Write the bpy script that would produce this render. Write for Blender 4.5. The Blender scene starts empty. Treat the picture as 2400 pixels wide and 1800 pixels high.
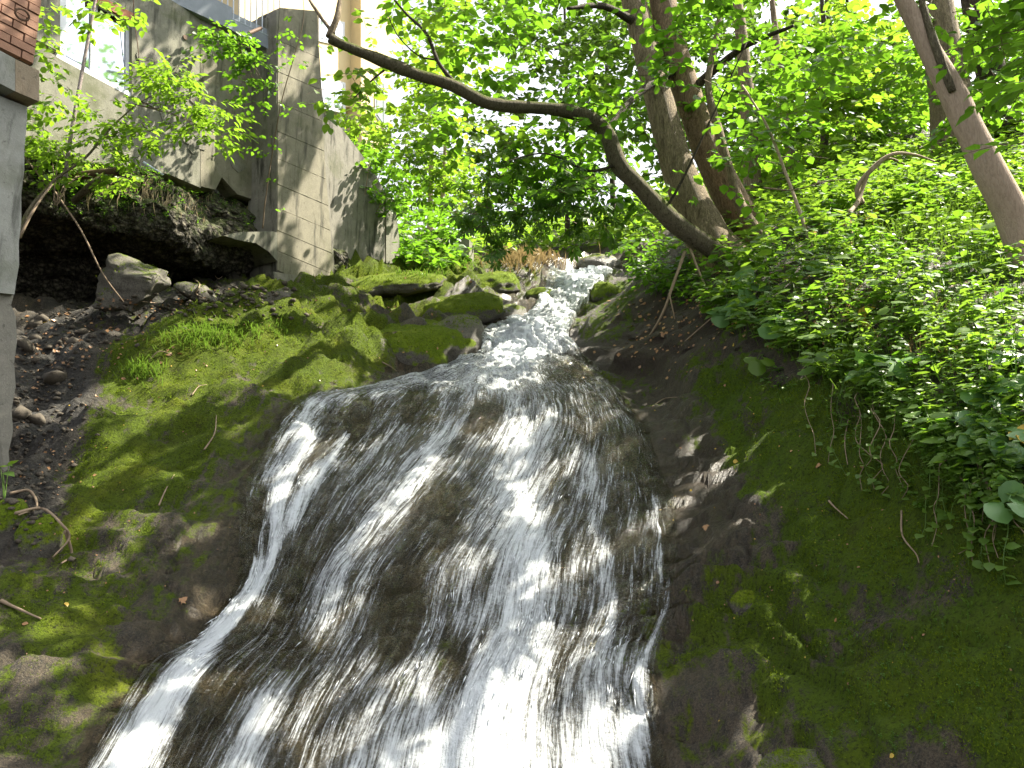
import bpy, math, random
import numpy as np
from mathutils import Vector, Matrix
from mathutils.bvhtree import BVHTree

random.seed(7)
rng = np.random.default_rng(7)
SC = bpy.context.scene
COL = SC.collection
R = math.radians

# ------------------------------------------------------------------ camera
PITCH = R(12.0)
FPX = 2000.0                      # focal length in photo pixels (photo 2400 x 1800)
cam_d = bpy.data.cameras.new('camera')
cam_d.sensor_width = 36.0
cam_d.lens = 36.0 * FPX / 2400.0
cam_d.clip_start, cam_d.clip_end = 0.1, 500.0
cam = bpy.data.objects.new('camera', cam_d)
COL.objects.link(cam)
cam.location = (0, 0, 0)
cam.rotation_euler = (math.pi / 2 + PITCH, 0, 0)
SC.camera = cam

# ------------------------------------------------------------------ sky and sun
SUN_AZ, SUN_EL = R(72.0), R(55.0)
SUN = np.array([math.sin(SUN_AZ) * math.cos(SUN_EL), math.cos(SUN_AZ) * math.cos(SUN_EL), math.sin(SUN_EL)])
world = bpy.data.worlds.new('World')
SC.world = world
world.use_nodes = True
wn = world.node_tree
bg = wn.nodes['Background']
sky = wn.nodes.new('ShaderNodeTexSky')
sky.sky_type = 'NISHITA'
sky.sun_disc = False
sky.sun_elevation = SUN_EL
sky.sun_rotation = SUN_AZ
sky.dust_density = 2.5
sky.air_density = 1.0
sky.ozone_density = 1.0
sat = wn.nodes.new('ShaderNodeHueSaturation')
sat.inputs['Saturation'].default_value = 0.20      # a hazy summer sky
wn.links.new(sky.outputs[0], sat.inputs['Color'])
wn.links.new(sat.outputs[0], bg.inputs[0])
bg.inputs[1].default_value = 0.10
sun_d = bpy.data.lights.new('sun', 'SUN')
sun_d.energy = 5.0
sun_d.angle = R(0.5)
sun_d.color = (1.0, 0.93, 0.78)
sun = bpy.data.objects.new('sun', sun_d)
COL.objects.link(sun)
sun.rotation_euler = Vector(-SUN).to_track_quat('-Z', 'Y').to_euler()
SC.view_settings.view_transform = 'Standard'
SC.view_settings.look = 'None'
SC.view_settings.exposure = 2.05
SC.view_settings.gamma = 1.0
SC.view_settings.use_curve_mapping = False
cy = SC.cycles
cy.max_bounces = 7
cy.diffuse_bounces = 4
cy.glossy_bounces = 3
cy.transmission_bounces = 5
cy.transparent_max_bounces = 12
cy.sample_clamp_indirect = 6.0
cy.caustics_reflective = False
cy.caustics_refractive = False
cy.use_denoising = True

# ------------------------------------------------------------------ projection helpers
CP, SP = math.cos(PITCH), math.sin(PITCH)


def P(px, py, D):
    u = (px - 1200.0) / FPX
    v = (900.0 - py) / FPX
    yy = CP - SP * v
    zz = SP + CP * v
    k = D / yy
    return np.array([u * k, D, zz * k])


def ray(px, py):
    return P(px, py, 1.0)


def proj(p):
    p = np.asarray(p)
    f = p[..., 1] * CP + p[..., 2] * SP
    up = -p[..., 1] * SP + p[..., 2] * CP
    f = np.where(f < 1e-3, 1e-3, f)
    return 1200 + FPX * p[..., 0] / f, 900 - FPX * up / f


# ------------------------------------------------------------------ noise
def _hash(i, j, k, seed):
    h = (i.astype(np.int64) * 374761393 + j.astype(np.int64) * 668265263 + k.astype(np.int64) * 2147483647 + seed * 974634779)
    h = (h ^ (h >> 13)) * 1274126177
    h = h & 0x7fffffff
    h = (h ^ (h >> 16)) * 2246822519 & 0x7fffffff
    h = h ^ (h >> 11)
    return (h & 0xffff) / 65535.0


def vnoise(p, seed=0):
    p = np.asarray(p, dtype=np.float64)
    i = np.floor(p)
    f = p - i
    f = f * f * f * (f * (f * 6 - 15) + 10)
    i = i.astype(np.int64)
    r = 0
    for a in (0, 1):
        wa = f[..., 0] if a else 1 - f[..., 0]
        for b in (0, 1):
            wb = f[..., 1] if b else 1 - f[..., 1]
            for c in (0, 1):
                wc = f[..., 2] if c else 1 - f[..., 2]
                r = r + wa * wb * wc * _hash(i[..., 0] + a, i[..., 1] + b, i[..., 2] + c, seed)
    return r


def fbm(p, octaves=4, seed=0, gain=0.5, ridged=False):
    p = np.asarray(p, dtype=np.float64)
    r, amp, tot = 0, 1.0, 0.0
    for o in range(octaves):
        n = vnoise(p * (2.03 ** o) + 17.3 * o, seed + o)
        if ridged:
            n = 1 - np.abs(2 * n - 1)
        r = r + amp * n
        tot += amp
        amp *= gain
    return r / tot


def smooth(a, b, x):
    t = np.clip((x - a) / (b - a), 0, 1)
    return t * t * (3 - 2 * t)


# ------------------------------------------------------------------ objects
def tag(o, label=None, cat=None, group=None, kind=None):
    if label: o['label'] = label
    if cat: o['category'] = cat
    if group: o['group'] = group
    if kind: o['kind'] = kind
    return o


def empty(name, loc, label, cat, group=None):
    o = bpy.data.objects.new(name, None)
    COL.objects.link(o)
    o.location = Vector(loc)
    o.empty_display_size = 0.1
    return tag(o, label, cat, group)


def mesh_data(name, V, F, smooth_shade=False):
    """V (n,3) array; F (m,3) int array of triangles or a list of polygons."""
    me = bpy.data.meshes.new(name)
    V = np.asarray(V, dtype=np.float32)
    if isinstance(F, np.ndarray):
        k = F.shape[1]
        me.vertices.add(len(V))
        me.vertices.foreach_set('co', V.ravel())
        me.loops.add(F.size)
        me.loops.foreach_set('vertex_index', F.astype(np.int32).ravel())
        me.polygons.add(len(F))
        me.polygons.foreach_set('loop_start', np.arange(0, F.size, k, dtype=np.int32))
        me.update(calc_edges=True)
    else:
        me.from_pydata(V.tolist(), [], F)
        me.update()
    if smooth_shade:
        me.polygons.foreach_set('use_smooth', np.ones(len(me.polygons), dtype=bool))
    return me


def obj(name, V, F, m, parent=None, smooth_shade=False, **tags):
    V = np.asarray(V, dtype=np.float64)
    if parent is not None:
        q = parent
        while q is not None:
            V = V - np.array(q.location)
            q = q.parent
    me = mesh_data(name, V, F, smooth_shade)
    me.materials.append(m)
    o = bpy.data.objects.new(name, me)
    COL.objects.link(o)
    if parent is not None:
        o.parent = parent
    return tag(o, **tags)


class MB:
    """collects polygons into one mesh"""
    def __init__(self):
        self.v, self.f, self.n = [], [], 0

    def add(self, V, F):
        V = np.asarray(V, dtype=np.float64)
        self.v.append(V)
        for q in F:
            self.f.append([int(i) + self.n for i in q])
        self.n += len(V)
        return self

    def prism(self, poly, ext):
        """polygon of 3D points extruded by the vector ext"""
        poly = np.asarray(poly, dtype=np.float64)
        n = len(poly)
        V = np.vstack([poly, poly + np.asarray(ext)])
        F = [list(range(n))[::-1], list(range(n, 2 * n))]
        for i in range(n):
            j = (i + 1) % n
            F.append([i, j, j + n, i + n])
        return self.add(V, F)

    def tube(self, pts, rad, sides=8, seed=None, rough=0.0):
        V, F = tube_vf(pts, rad, sides, seed, rough)
        return self.add(V, F.tolist())

    def out(self, name, m, parent=None, sm=False, **tags):
        return obj(name, np.vstack(self.v), self.f, m, parent, sm, **tags)


def spline(pts, n):
    """Catmull-Rom resample"""
    pts = np.asarray(pts, dtype=np.float64)
    m = len(pts)
    if m == 2:
        t = np.linspace(0, 1, n)[:, None]
        return pts[0] * (1 - t) + pts[1] * t
    ext = np.vstack([2 * pts[0] - pts[1], pts, 2 * pts[-1] - pts[-2]])
    u = np.linspace(0, m - 1, n)
    i = np.minimum(u.astype(int), m - 2)
    t = (u - i)[:, None]
    p0, p1, p2, p3 = ext[i], ext[i + 1], ext[i + 2], ext[i + 3]
    return 0.5 * (2 * p1 + (p2 - p0) * t + (2 * p0 - 5 * p1 + 4 * p2 - p3) * t ** 2 + (3 * p1 - p0 - 3 * p2 + p3) * t ** 3)


def tube_vf(pts, rad, sides=8, seed=None, rough=0.0):
    pts = np.asarray(pts, dtype=np.float64)
    n = len(pts)
    rad = np.broadcast_to(np.asarray(rad, dtype=np.float64), (n,))
    d = np.gradient(pts, axis=0)
    d /= np.linalg.norm(d, axis=1)[:, None] + 1e-9
    ref = np.array([0.3, 0.9, 0.2])
    if abs(np.dot(d[0], ref)) > 0.9: ref = np.array([1.0, 0, 0])
    a = np.cross(d, ref); a /= np.linalg.norm(a, axis=1)[:, None] + 1e-9
    b = np.cross(d, a)
    th = np.linspace(0, 2 * math.pi, sides, endpoint=False)
    ring = a[:, None] * np.cos(th)[None, :, None] + b[:, None] * np.sin(th)[None, :, None]
    rr = rad[:, None] * np.ones((1, sides))
    if seed is not None:
        q = pts[:, None] + ring * rad[:, None, None]
        rr = rr * (1 + rough * 2 * (fbm(q * (0.35 / max(rad.mean(), .01)) * np.array([1, 1, .35]), 3, seed) - .5))
    V = (pts[:, None] + ring * rr[..., None]).reshape(-1, 3)
    i = np.arange(n - 1)[:, None] * sides
    j = np.arange(sides)[None]
    k = (j + 1) % sides
    Q = np.stack([i + j, i + k, i + sides + k, i + sides + j], -1).reshape(-1, 4)
    T = np.vstack([Q[:, [0, 1, 2]], Q[:, [0, 2, 3]]])
    c0, c1 = len(V), len(V) + 1
    V = np.vstack([V, pts[:1], pts[-1:]])
    jj = np.arange(sides)
    T = np.vstack([T, np.stack([np.full(sides, c0), (jj + 1) % sides, jj], -1),
                   np.stack([np.full(sides, c1), (n - 1) * sides + jj, (n - 1) * sides + (jj + 1) % sides], -1)])
    return V, T


# ------------------------------------------------------------------ materials
class NT:
    def __init__(self, name):
        self.m = bpy.data.materials.new(name)
        self.m.use_nodes = True
        self.t = self.m.node_tree
        self.b = self.t.nodes['Principled BSDF']
        self.out = self.t.nodes['Material Output']
        self._co = None

    def n(self, typ, ins=None, **props):
        nd = self.t.nodes.new('ShaderNode' + typ)
        for k, v in props.items(): setattr(nd, k, v)
        for k, v in (ins or {}).items(): self.set(nd, k, v)
        return nd

    def set(self, nd, k, v):
        s = nd.inputs[k]
        if isinstance(v, bpy.types.NodeSocket): self.t.links.new(v, s)
        elif isinstance(v, bpy.types.Node): self.t.links.new(v.outputs[0], s)
        elif isinstance(v, (tuple, list)) and s.type == 'RGBA' and len(v) == 3: s.default_value = (*v, 1)
        else: s.default_value = v

    def co(self, scale=None, obj_space=True):
        if self._co is None: self._co = self.n('TexCoord')
        o = self._co.outputs['Object']
        if scale is None: return o
        return self.n('Mapping', {'Vector': o, 'Scale': scale}).outputs[0]

    def noise(self, scale, detail=5, rough=0.55, vec=None, dist=0.0):
        return self.n('TexNoise', {'Vector': vec or self.co(), 'Scale': scale, 'Detail': detail, 'Roughness': rough, 'Distortion': dist}).outputs[0]

    def vor(self, scale, vec=None, feature='F1'):
        return self.n('TexVoronoi', {'Vector': vec or self.co(), 'Scale': scale}, feature=feature).outputs[0]

    def math(self, op, a, b=0.0, clamp=False):
        return self.n('Math', {0: a, 1: b}, operation=op, use_clamp=clamp).outputs[0]

    def step(self, x, a, b):
        return self.n('MapRange', {'Value': x, 'From Min': a, 'From Max': b}, interpolation_type='SMOOTHSTEP').outputs[0]

    def mix(self, f, a, b):
        nd = self.n('Mix', data_type='RGBA')
        for idx, v in ((0, f), (6, a), (7, b)):
            s = nd.inputs[idx]
            if isinstance(v, bpy.types.NodeSocket): self.t.links.new(v, s)
            elif isinstance(v, (tuple, list)): s.default_value = (*v[:3], 1)
            else: s.default_value = v
        return nd.outputs[2]

    def fmix(self, f, a, b):
        nd = self.n('Mix', data_type='FLOAT')
        for idx, v in ((0, f), (2, a), (3, b)):
            s = nd.inputs[idx]
            if isinstance(v, bpy.types.NodeSocket): self.t.links.new(v, s)
            else: s.default_value = v
        return nd.outputs[0]

    def attr(self, name):
        return self.n('Attribute', attribute_name=name).outputs['Fac']

    def bump(self, h, strength=0.5, dist=0.02, normal=None):
        ins = {'Height': h, 'Strength': strength, 'Distance': dist}
        if normal is not None: ins['Normal'] = normal
        return self.n('Bump', ins).outputs[0]

    def fin(self, col=None, rough=None, normal=None, spec=None, metal=None):
        if col is not None: self.set(self.b, 'Base Color', col)
        if rough is not None: self.set(self.b, 'Roughness', rough)
        if normal is not None: self.set(self.b, 'Normal', normal)
        if spec is not None: self.set(self.b, 'Specular IOR Level', spec)
        if metal is not None: self.set(self.b, 'Metallic', metal)
        return self.m


def mat_ground():
    k = NT('ground')
    n1 = k.noise(1.3, 6, .6); n2 = k.noise(9, 6, .65); n3 = k.noise(70, 5, .7); n4 = k.noise(300, 3, .6)
    streak = k.noise(6, 5, .6, k.co((1.6, .5, .35)))
    pits = k.vor(22, k.n('VectorMath', {0: k.co(), 1: k.n('Mapping', {'Vector': k.co(), 'Scale': (1, 1, 1)}).outputs[0]}, operation='ADD').outputs[0])
    moss, wet, soil, grav = k.attr('moss'), k.attr('wet'), k.attr('soil'), k.attr('gravel')
    run = k.noise(7, 6, .68, k.co((1.9, .55, .55)))
    rock = k.mix(k.step(run, .34, .66), (.020, .016, .009), (.125, .092, .052))
    rock = k.mix(k.math('MULTIPLY', k.step(n2, .5, .7), .6), rock, (.055, .05, .022))
    rock = k.mix(k.math('MULTIPLY', k.step(n3, .45, .72), .75), rock, (.19, .15, .095))
    rock = k.mix(k.math('MULTIPLY', k.step(n3, .5, .3), .8), rock, (.015, .012, .008))
    rock = k.mix(k.math('MULTIPLY', k.step(n1, .5, .75), .8), rock, (.07, .046, .026))
    grit = k.noise(150, 4, .75)
    rock = k.mix(k.math('MULTIPLY', k.step(grit, .56, .68), .7), rock, (.26, .22, .16))
    rock = k.mix(k.math('MULTIPLY', k.step(grit, .46, .36), .7), rock, (.012, .010, .007))
    soilc = k.mix(n2, (.022, .015, .009), (.085, .058, .036))
    soilc = k.mix(k.step(n3, .55, .8), soilc, (.15, .10, .06))
    gravc = k.mix(k.step(k.vor(16), .05, .5), (.105, .095, .075), (.022, .02, .016))
    gravc = k.mix(k.step(n2, .4, .62), gravc, (.035, .03, .022))
    gravc = k.mix(k.math('MULTIPLY', k.step(n3, .5, .75), .8), gravc, (.13, .115, .09))
    gravc = k.mix(k.math('MULTIPLY', k.step(n1, .5, .7), .5), gravc, (.06, .038, .022))
    base = k.mix(k.math('MULTIPLY', soil, 1.0), rock, soilc)
    base = k.mix(grav, base, gravc)
    base = k.mix(k.math('MULTIPLY', wet, .12), base, (.022, .019, .012))
    mm = k.math('ADD', moss, k.math('MULTIPLY', k.math('SUBTRACT', n2, .5), 1.3))
    mm = k.math('ADD', mm, k.math('MULTIPLY', k.math('SUBTRACT', streak, .5), 1.5))
    mm = k.math('ADD', mm, k.math('MULTIPLY', k.math('SUBTRACT', n1, .5), 1.3))
    mm = k.math('ADD', mm, k.math('MULTIPLY', k.math('SUBTRACT', n3, .5), .6))
    mask = k.step(mm, .30, .66)
    mcol = k.mix(n2, (.052, .095, .003), (.165, .240, .008))
    mcol = k.mix(k.step(n3, .25, .6), (.036, .058, .004), mcol)
    mcol = k.mix(k.math('MULTIPLY', k.step(n1, .45, .7), .6), mcol, (.19, .22, .008))
    mcol = k.mix(k.math('MULTIPLY', k.step(n4, .5, .75), .4), mcol, (.20, .27, .03))
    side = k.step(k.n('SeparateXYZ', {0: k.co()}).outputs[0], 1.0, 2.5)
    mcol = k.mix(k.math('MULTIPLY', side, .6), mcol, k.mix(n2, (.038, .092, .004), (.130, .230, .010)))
    speck = k.noise(38, 6, .75)
    mcol = k.mix(k.math('MULTIPLY', k.step(speck, .52, .36), .8), mcol, (.020, .022, .006))
    mcol = k.mix(k.math('MULTIPLY', k.step(k.noise(3.1, 5, .7), .54, .7), .5), mcol, (.055, .052, .014))
    base = k.mix(k.math('MULTIPLY', k.step(speck, .5, .36), .75), base, (.014, .012, .008))
    mask = k.math('MULTIPLY', mask, .93)
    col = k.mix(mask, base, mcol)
    h = k.math('ADD', k.math('MULTIPLY', n2, .6), k.math('MULTIPLY', n3, .35))
    h = k.math('ADD', h, k.math('MULTIPLY', n4, .12))
    h = k.math('ADD', h, k.math('MULTIPLY', k.math('MULTIPLY', k.vor(16), grav), -.6))
    h = k.math('ADD', h, k.math('MULTIPLY', run, .5))
    h = k.math('ADD', h, k.math('MULTIPLY', speck, .7))
    h = k.math('ADD', h, k.math('MULTIPLY', grit, .25))
    nb = k.bump(h, 1.0, .10)
    ro = k.fmix(wet, .75, .2)
    ro = k.fmix(mask, ro, .95)
    sp = k.fmix(mask, .5, .15)
    return k.fin(col, ro, nb, sp)


def mat_rock(name, moss=.5, light=1.0, wet=0.0):
    k = NT(name)
    n1 = k.noise(1.7, 5, .6); n2 = k.noise(10, 6, .65); n3 = k.noise(75, 5, .7); n4 = k.noise(310, 3)
    L = light
    rock = k.mix(n2, (.03 * L, .027 * L, .02 * L), (.16 * L, .14 * L, .105 * L))
    rock = k.mix(k.step(n3, .4, .75), rock, (.21 * L, .19 * L, .145 * L))
    up = k.n('SeparateXYZ', {0: k.n('NewGeometry').outputs['Normal']}).outputs[2]
    mm = k.math('ADD', k.math('MULTIPLY', up, .9), moss - .55)
    mm = k.math('ADD', mm, k.math('MULTIPLY', k.math('SUBTRACT', n2, .5), 1.3))
    mm = k.math('ADD', mm, k.math('MULTIPLY', k.math('SUBTRACT', n3, .5), .5))
    mask = k.step(mm, .25, .6)
    mcol = k.mix(n2, (.048, .085, .003), (.160, .225, .008))
    mcol = k.mix(k.step(n3, .25, .6), (.036, .058, .004), mcol)
    mcol = k.mix(k.math('MULTIPLY', k.step(n1, .45, .7), .38), mcol, (.18, .21, .008))
    mcol = k.mix(k.math('MULTIPLY', k.step(n4, .5, .75), .4), mcol, (.2, .23, .03))
    speck = k.noise(38, 6, .75)
    mcol = k.mix(k.math('MULTIPLY', k.step(speck, .52, .36), .8), mcol, (.020, .022, .006))
    rock = k.mix(k.math('MULTIPLY', k.step(speck, .5, .36), .7), rock, (.014, .012, .008))
    col = k.mix(mask, rock, mcol)
    h = k.math('ADD', k.math('MULTIPLY', n2, .6), k.math('MULTIPLY', n3, .35))
    h = k.math('ADD', h, k.math('MULTIPLY', n4, .12))
    return k.fin(col, k.fmix(mask, .7 - .5 * wet, .95), k.bump(h, .9, .06), k.fmix(mask, .45, .15))


def mat_conglomerate():
    k = NT('conglomerate')
    n2 = k.noise(7, 6, .65); n3 = k.noise(60, 5, .7)
    v = k.vor(9, k.n('Mapping', {'Vector': k.co(), 'Scale': (1, 1, 1.4)}).outputs[0]); v2 = k.vor(26)
    col = k.mix(k.step(v, .05, .55), (.21, .185, .135), (.030, .026, .018))
    col = k.mix(k.step(v2, .1, .6), k.mix(n3, col, (.2, .18, .14)), col)
    mo = k.step(k.math('ADD', n2, k.math('MULTIPLY', k.n('SeparateXYZ', {0: k.n('NewGeometry').outputs['Normal']}).outputs[2], .22)), .5, .68)
    col = k.mix(k.math('MULTIPLY', mo, .75), col, k.mix(n3, (.025, .04, .008), (.11, .13, .03)))
    h = k.math('ADD', k.math('MULTIPLY', v, -1.0), k.math('MULTIPLY', v2, -.45))
    h = k.math('ADD', h, k.math('MULTIPLY', n3, .4))
    return k.fin(col, .85, k.bump(h, 1.0, .09), .3)


def mat_concrete(name, c0, c1, moss=0.35, boards=False, stain=.5):
    k = NT(name)
    n1 = k.noise(1.1, 6, .62); n2 = k.noise(6, 6, .65); n3 = k.noise(45, 5, .7); n4 = k.noise(220, 3)
    drip = k.noise(3.2, 6, .65, k.co((1.6, 1.6, .22)))
    col = k.mix(n2, c0, c1)
    col = k.mix(k.math('MULTIPLY', k.step(n3, .5, .75), .5), col, tuple(x * 1.15 for x in c1))
    col = k.mix(k.math('MULTIPLY', k.step(drip, .5, .68), stain), col, (.035, .034, .027))
    col = k.mix(k.math('MULTIPLY', k.step(n1, .5, .66), moss), col, (.075, .085, .03))
    col = k.mix(k.math('MULTIPLY', k.step(k.noise(14, 4, .6), .6, .72), .5), col, (.05, .048, .04))
    h = k.math('ADD', k.math('MULTIPLY', n2, .3), k.math('ADD', k.math('MULTIPLY', n3, .35), k.math('MULTIPLY', n4, .12)))
    if boards:
        w = k.n('TexWave', {'Vector': k.co(), 'Scale': 14.0, 'Distortion': 1.5, 'Detail': 3.0}, wave_type='BANDS', bands_direction='Z').outputs[1]
        h = k.math('ADD', h, k.math('MULTIPLY', w, .12))
    return k.fin(col, .88, k.bump(h, .7, .03), .25)


def mat_bark(name, c0, c1, moss=0.0, scale=1.0, ridge=1.0):
    k = NT(name)
    vec = k.co((6 * scale, 6 * scale, 1.1 * scale))
    n1 = k.noise(2.2, 6, .65, vec); n2 = k.noise(9, 5, .65, vec); n3 = k.noise(50, 4, .6)
    rdg = k.math('ABSOLUTE', k.math('SUBTRACT', k.noise(4.5, 4, .6, vec, .6), .5))
    col = k.mix(n2, c0, c1)
    col = k.mix(k.math('MULTIPLY', k.step(rdg, .05, .0), .75 * ridge), col, tuple(x * .3 for x in c0))
    col = k.mix(k.math('MULTIPLY', k.step(n3, .58, .7), .35), col, (.30, .30, .25))
    col = k.mix(k.math('MULTIPLY', k.step(n1, .5, .7), .3 + .7 * ridge), col, tuple(x * (.8 - .35 * ridge) for x in c0))
    up = k.n('SeparateXYZ', {0: k.n('NewGeometry').outputs['Normal']}).outputs[2]
    mo = k.step(k.math('ADD', k.math('ADD', k.math('MULTIPLY', up, .6), k.noise(4, 5, .6)), moss), 1.0, 1.25)
    col = k.mix(mo, col, k.mix(n3, (.04, .055, .006), (.14, .16, .015)))
    h = k.math('ADD', k.math('MULTIPLY', n1, .5), k.math('ADD', k.math('MULTIPLY', n2, .5), k.math('MULTIPLY', k.step(rdg, 0, .12), .5 * ridge)))
    return k.fin(col, .85, k.bump(k.math('ADD', h, k.math('MULTIPLY', n3, .2)), .3 + .6 * ridge, .035), .2)


def mat_leaf(name, c0, c1, tr, trf=.5, rough=.42, spec=.5):
    k = NT(name)
    r = k.n('NewGeometry').outputs['Random Per Island']
    r = k.math('FRACT', k.math('ADD', r, k.n('ObjectInfo').outputs['Random']))
    n = k.noise(60, 2, .5)
    col = k.mix(r, c0, c1)
    col = k.mix(k.math('MULTIPLY', n, .35), col, tuple(x * 1.5 for x in c1))
    k.fin(col, rough, None, spec)
    tc = k.mix(r, tuple(x * .7 for x in tr), tr)
    tl = k.n('BsdfTranslucent', {0: tc})
    mx = k.n('MixShader', {0: trf, 1: k.b.outputs[0], 2: tl.outputs[0]})
    k.t.links.new(mx.outputs[0], k.out.inputs[0])
    return k.m


def mat_plain(name, col, rough=.6, metal=0.0, var=.25, scale=12, bump=.2):
    k = NT(name)
    n = k.noise(scale, 5, .65); n3 = k.noise(scale * 8, 4, .6)
    c = k.mix(n, tuple(x * (1 - var) for x in col), tuple(min(1, x * (1 + var)) for x in col))
    return k.fin(c, k.fmix(n3, max(.02, rough - .1), min(1, rough + .1)), k.bump(n3, bump, .01), .4, metal)


def mat_water():
    k = NT('water')
    uv = k.n('UVMap', uv_map='flow').outputs[0]
    foam, up = k.attr('foam'), k.attr('upper')
    def nz(sx, sy, det=4, rough=.6, dist=0.0):
        return k.noise(1.0, det, rough, k.n('Mapping', {'Vector': uv, 'Scale': (sx, sy, 1)}).outputs[0], dist)
    fine = nz(80, 3.4, 5, .6, .35); mid = nz(26, 1.3, 5, .6, .5); broad = nz(8, .7, 3, .55)
    chop = nz(40, 26, 5, .65, .6)
    def c(x, w): return k.math('MULTIPLY', k.math('SUBTRACT', x, .5), w)
    def add(*xs):
        r = xs[0]
        for x in xs[1:]: r = k.math('ADD', r, x)
        return r
    lower = add(c(fine, 1.05), c(mid, 1.15), c(broad, .55), c(chop, .55))
    upper = add(c(chop, 1.7), c(mid, .7), c(fine, .5))
    pat = k.fmix(up, lower, upper)
    x = add(pat, foam, k.math('MULTIPLY', up, .12))
    mask = k.step(x, .34, 1.06)
    mask = k.math('MULTIPLY', mask, k.step(foam, .02, .2))
    hgt = k.math('ADD', k.math('MULTIPLY', mid, .8), k.math('ADD', k.math('MULTIPLY', fine, .4), k.math('MULTIPLY', chop, .5)))
    bmp = k.bump(k.math('ADD', hgt, k.math('MULTIPLY', nz(150, 30, 3, .6), .5)), .9, .05)
    k.fin((.80, .84, .86), .5, k.bump(hgt, .9, .05), .3)
    tl = k.n('BsdfTranslucent', {0: (.75, .82, .85, 1)})
    white = k.n('MixShader', {0: .25, 1: k.b.outputs[0], 2: tl.outputs[0]})
    tr = k.n('BsdfTransparent', {0: (.86, .85, .74, 1)})
    gl = k.n('BsdfGlossy', {'Color': (1, 1, 1, 1), 'Roughness': .07, 'Normal': bmp})
    fr = k.n('Fresnel', {'IOR': 1.33, 'Normal': bmp})
    clear = k.n('MixShader', {0: k.math('MULTIPLY', fr.outputs[0], .6), 1: tr.outputs[0], 2: gl.outputs[0]})
    mx = k.n('MixShader', {0: mask, 1: clear.outputs[0], 2: white.outputs[0]})
    k.t.links.new(mx.outputs[0], k.out.inputs[0])
    return k.m


def mat_glass():
    k = NT('window_glass')
    k.fin((.02, .03, .03), .06, k.bump(k.noise(1.5, 2), .06, .02), 1.0)
    gl = k.n('BsdfGlossy', {'Color': (.8, .88, .95, 1), 'Roughness': .04})
    mx = k.n('MixShader', {0: .55, 1: k.b.outputs[0], 2: gl.outputs[0]})
    k.t.links.new(mx.outputs[0], k.out.inputs[0])
    return k.m


M = {}
M['ground'] = mat_ground()
M['rock'] = mat_rock('mossy_rock', .85, .7)
M['rock_bare'] = mat_rock('bare_rock', .2, .85)
M['rock_dark'] = mat_rock('dark_mossy_rock', .55, .7)
M['rock_wet'] = mat_rock('wet_rock', .3, .8, .6)
M['cong'] = mat_conglomerate()
M['rubble'] = mat_plain('rubble', (.075, .062, .045), .9, 0, .7, 9, .9)
M['conc'] = mat_concrete('old_concrete', (.11, .11, .085), (.27, .26, .205), .6, False, .75)
M['conc_board'] = mat_concrete('board_concrete', (.13, .12, .09), (.29, .265, .20), .4, True, .75)
M['conc_dark'] = mat_concrete('stained_concrete', (.10, .095, .08), (.30, .28, .235), .4, False, .95)
M['conc_pier'] = mat_concrete('pier_concrete', (.20, .205, .185), (.36, .36, .32), .4, False, .65)
M['rust_stain'] = mat_concrete('rusty_concrete', (.21, .15, .09), (.33, .28, .21), .2, False, .5)
M['brick'] = mat_plain('brick', (.30, .165, .105), .85, 0, .4, 9, .5)
M['mortar'] = mat_plain('mortar', (.10, .085, .07), .9, 0, .3, 20, .4)
M['frame'] = mat_plain('white_frame', (.72, .74, .78), .45, 0, .1, 8, .1)
M['glass'] = mat_glass()
M['lintel'] = mat_plain('rusty_lintel', (.38, .15, .07), .7, 0, .35, 10, .3)
M['rust'] = mat_plain('rusty_iron', (.11, .065, .04), .75, .3, .5, 14, .5)
M['galv'] = mat_plain('grey_metal', (.42, .46, .52), .45, .4, .15, 10, .1)
M['slab'] = mat_plain('grey_slab', (.22, .245, .28), .7, 0, .25, 7, .2)
M['pipe_blue'] = mat_plain('pale_pipe', (.55, .62, .70), .4, 0, .1, 8, .1)
M['yellow'] = mat_plain('yellow_render', (.66, .53, .30), .85, 0, .12, 3, .2)
M['white_render'] = mat_plain('white_render', (.75, .74, .70), .8, 0, .08, 3, .2)
M['shutter'] = mat_plain('grey_shutter', (.22, .27, .24), .6, 0, .15, 8, .1)
M['roof'] = mat_plain('roof_tile', (.25, .11, .07), .8, 0, .3, 6, .4)
M['bark_brown'] = mat_bark('bark_brown', (.20, .15, .092), (.35, .275, .18), .10)
M['bark_orange'] = mat_bark('bark_orange', (.22, .145, .085), (.38, .275, .175), .05, 1.3)
M['bark_moss'] = mat_bark('bark_mossy', (.15, .125, .075), (.28, .24, .16), .42, 2)
M['bark_pale'] = mat_bark('bark_pale', (.36, .255, .19), (.50, .39, .30), -.02, 1.0, .38)
M['bark_birch'] = mat_bark('bark_birch', (.42, .33, .31), (.62, .53, .50), -.3, 2)
M['bark_dark'] = mat_bark('bark_dark', (.045, .035, .025), (.12, .095, .065), .1, 1)
M['dead'] = mat_plain('dead_wood', (.24, .175, .115), .85, 0, .3, 12, .4)
M['twig'] = mat_plain('twig', (.12, .085, .05), .85, 0, .3, 12, .2)
M['leaf_mid'] = mat_leaf('leaf_mid', (.038, .090, .010), (.080, .150, .018), (.20, .43, .022), .52)
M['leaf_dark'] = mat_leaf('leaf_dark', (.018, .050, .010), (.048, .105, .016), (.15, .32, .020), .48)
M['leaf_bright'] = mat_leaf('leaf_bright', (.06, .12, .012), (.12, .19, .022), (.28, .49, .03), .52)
M['leaf_far'] = mat_leaf('leaf_far', (.045, .095, .012), (.10, .165, .025), (.15, .29, .025), .42)
M['leaf_bank'] = mat_leaf('leaf_bank', (.06, .125, .022), (.125, .21, .035), (.27, .46, .035), .45)
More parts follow.
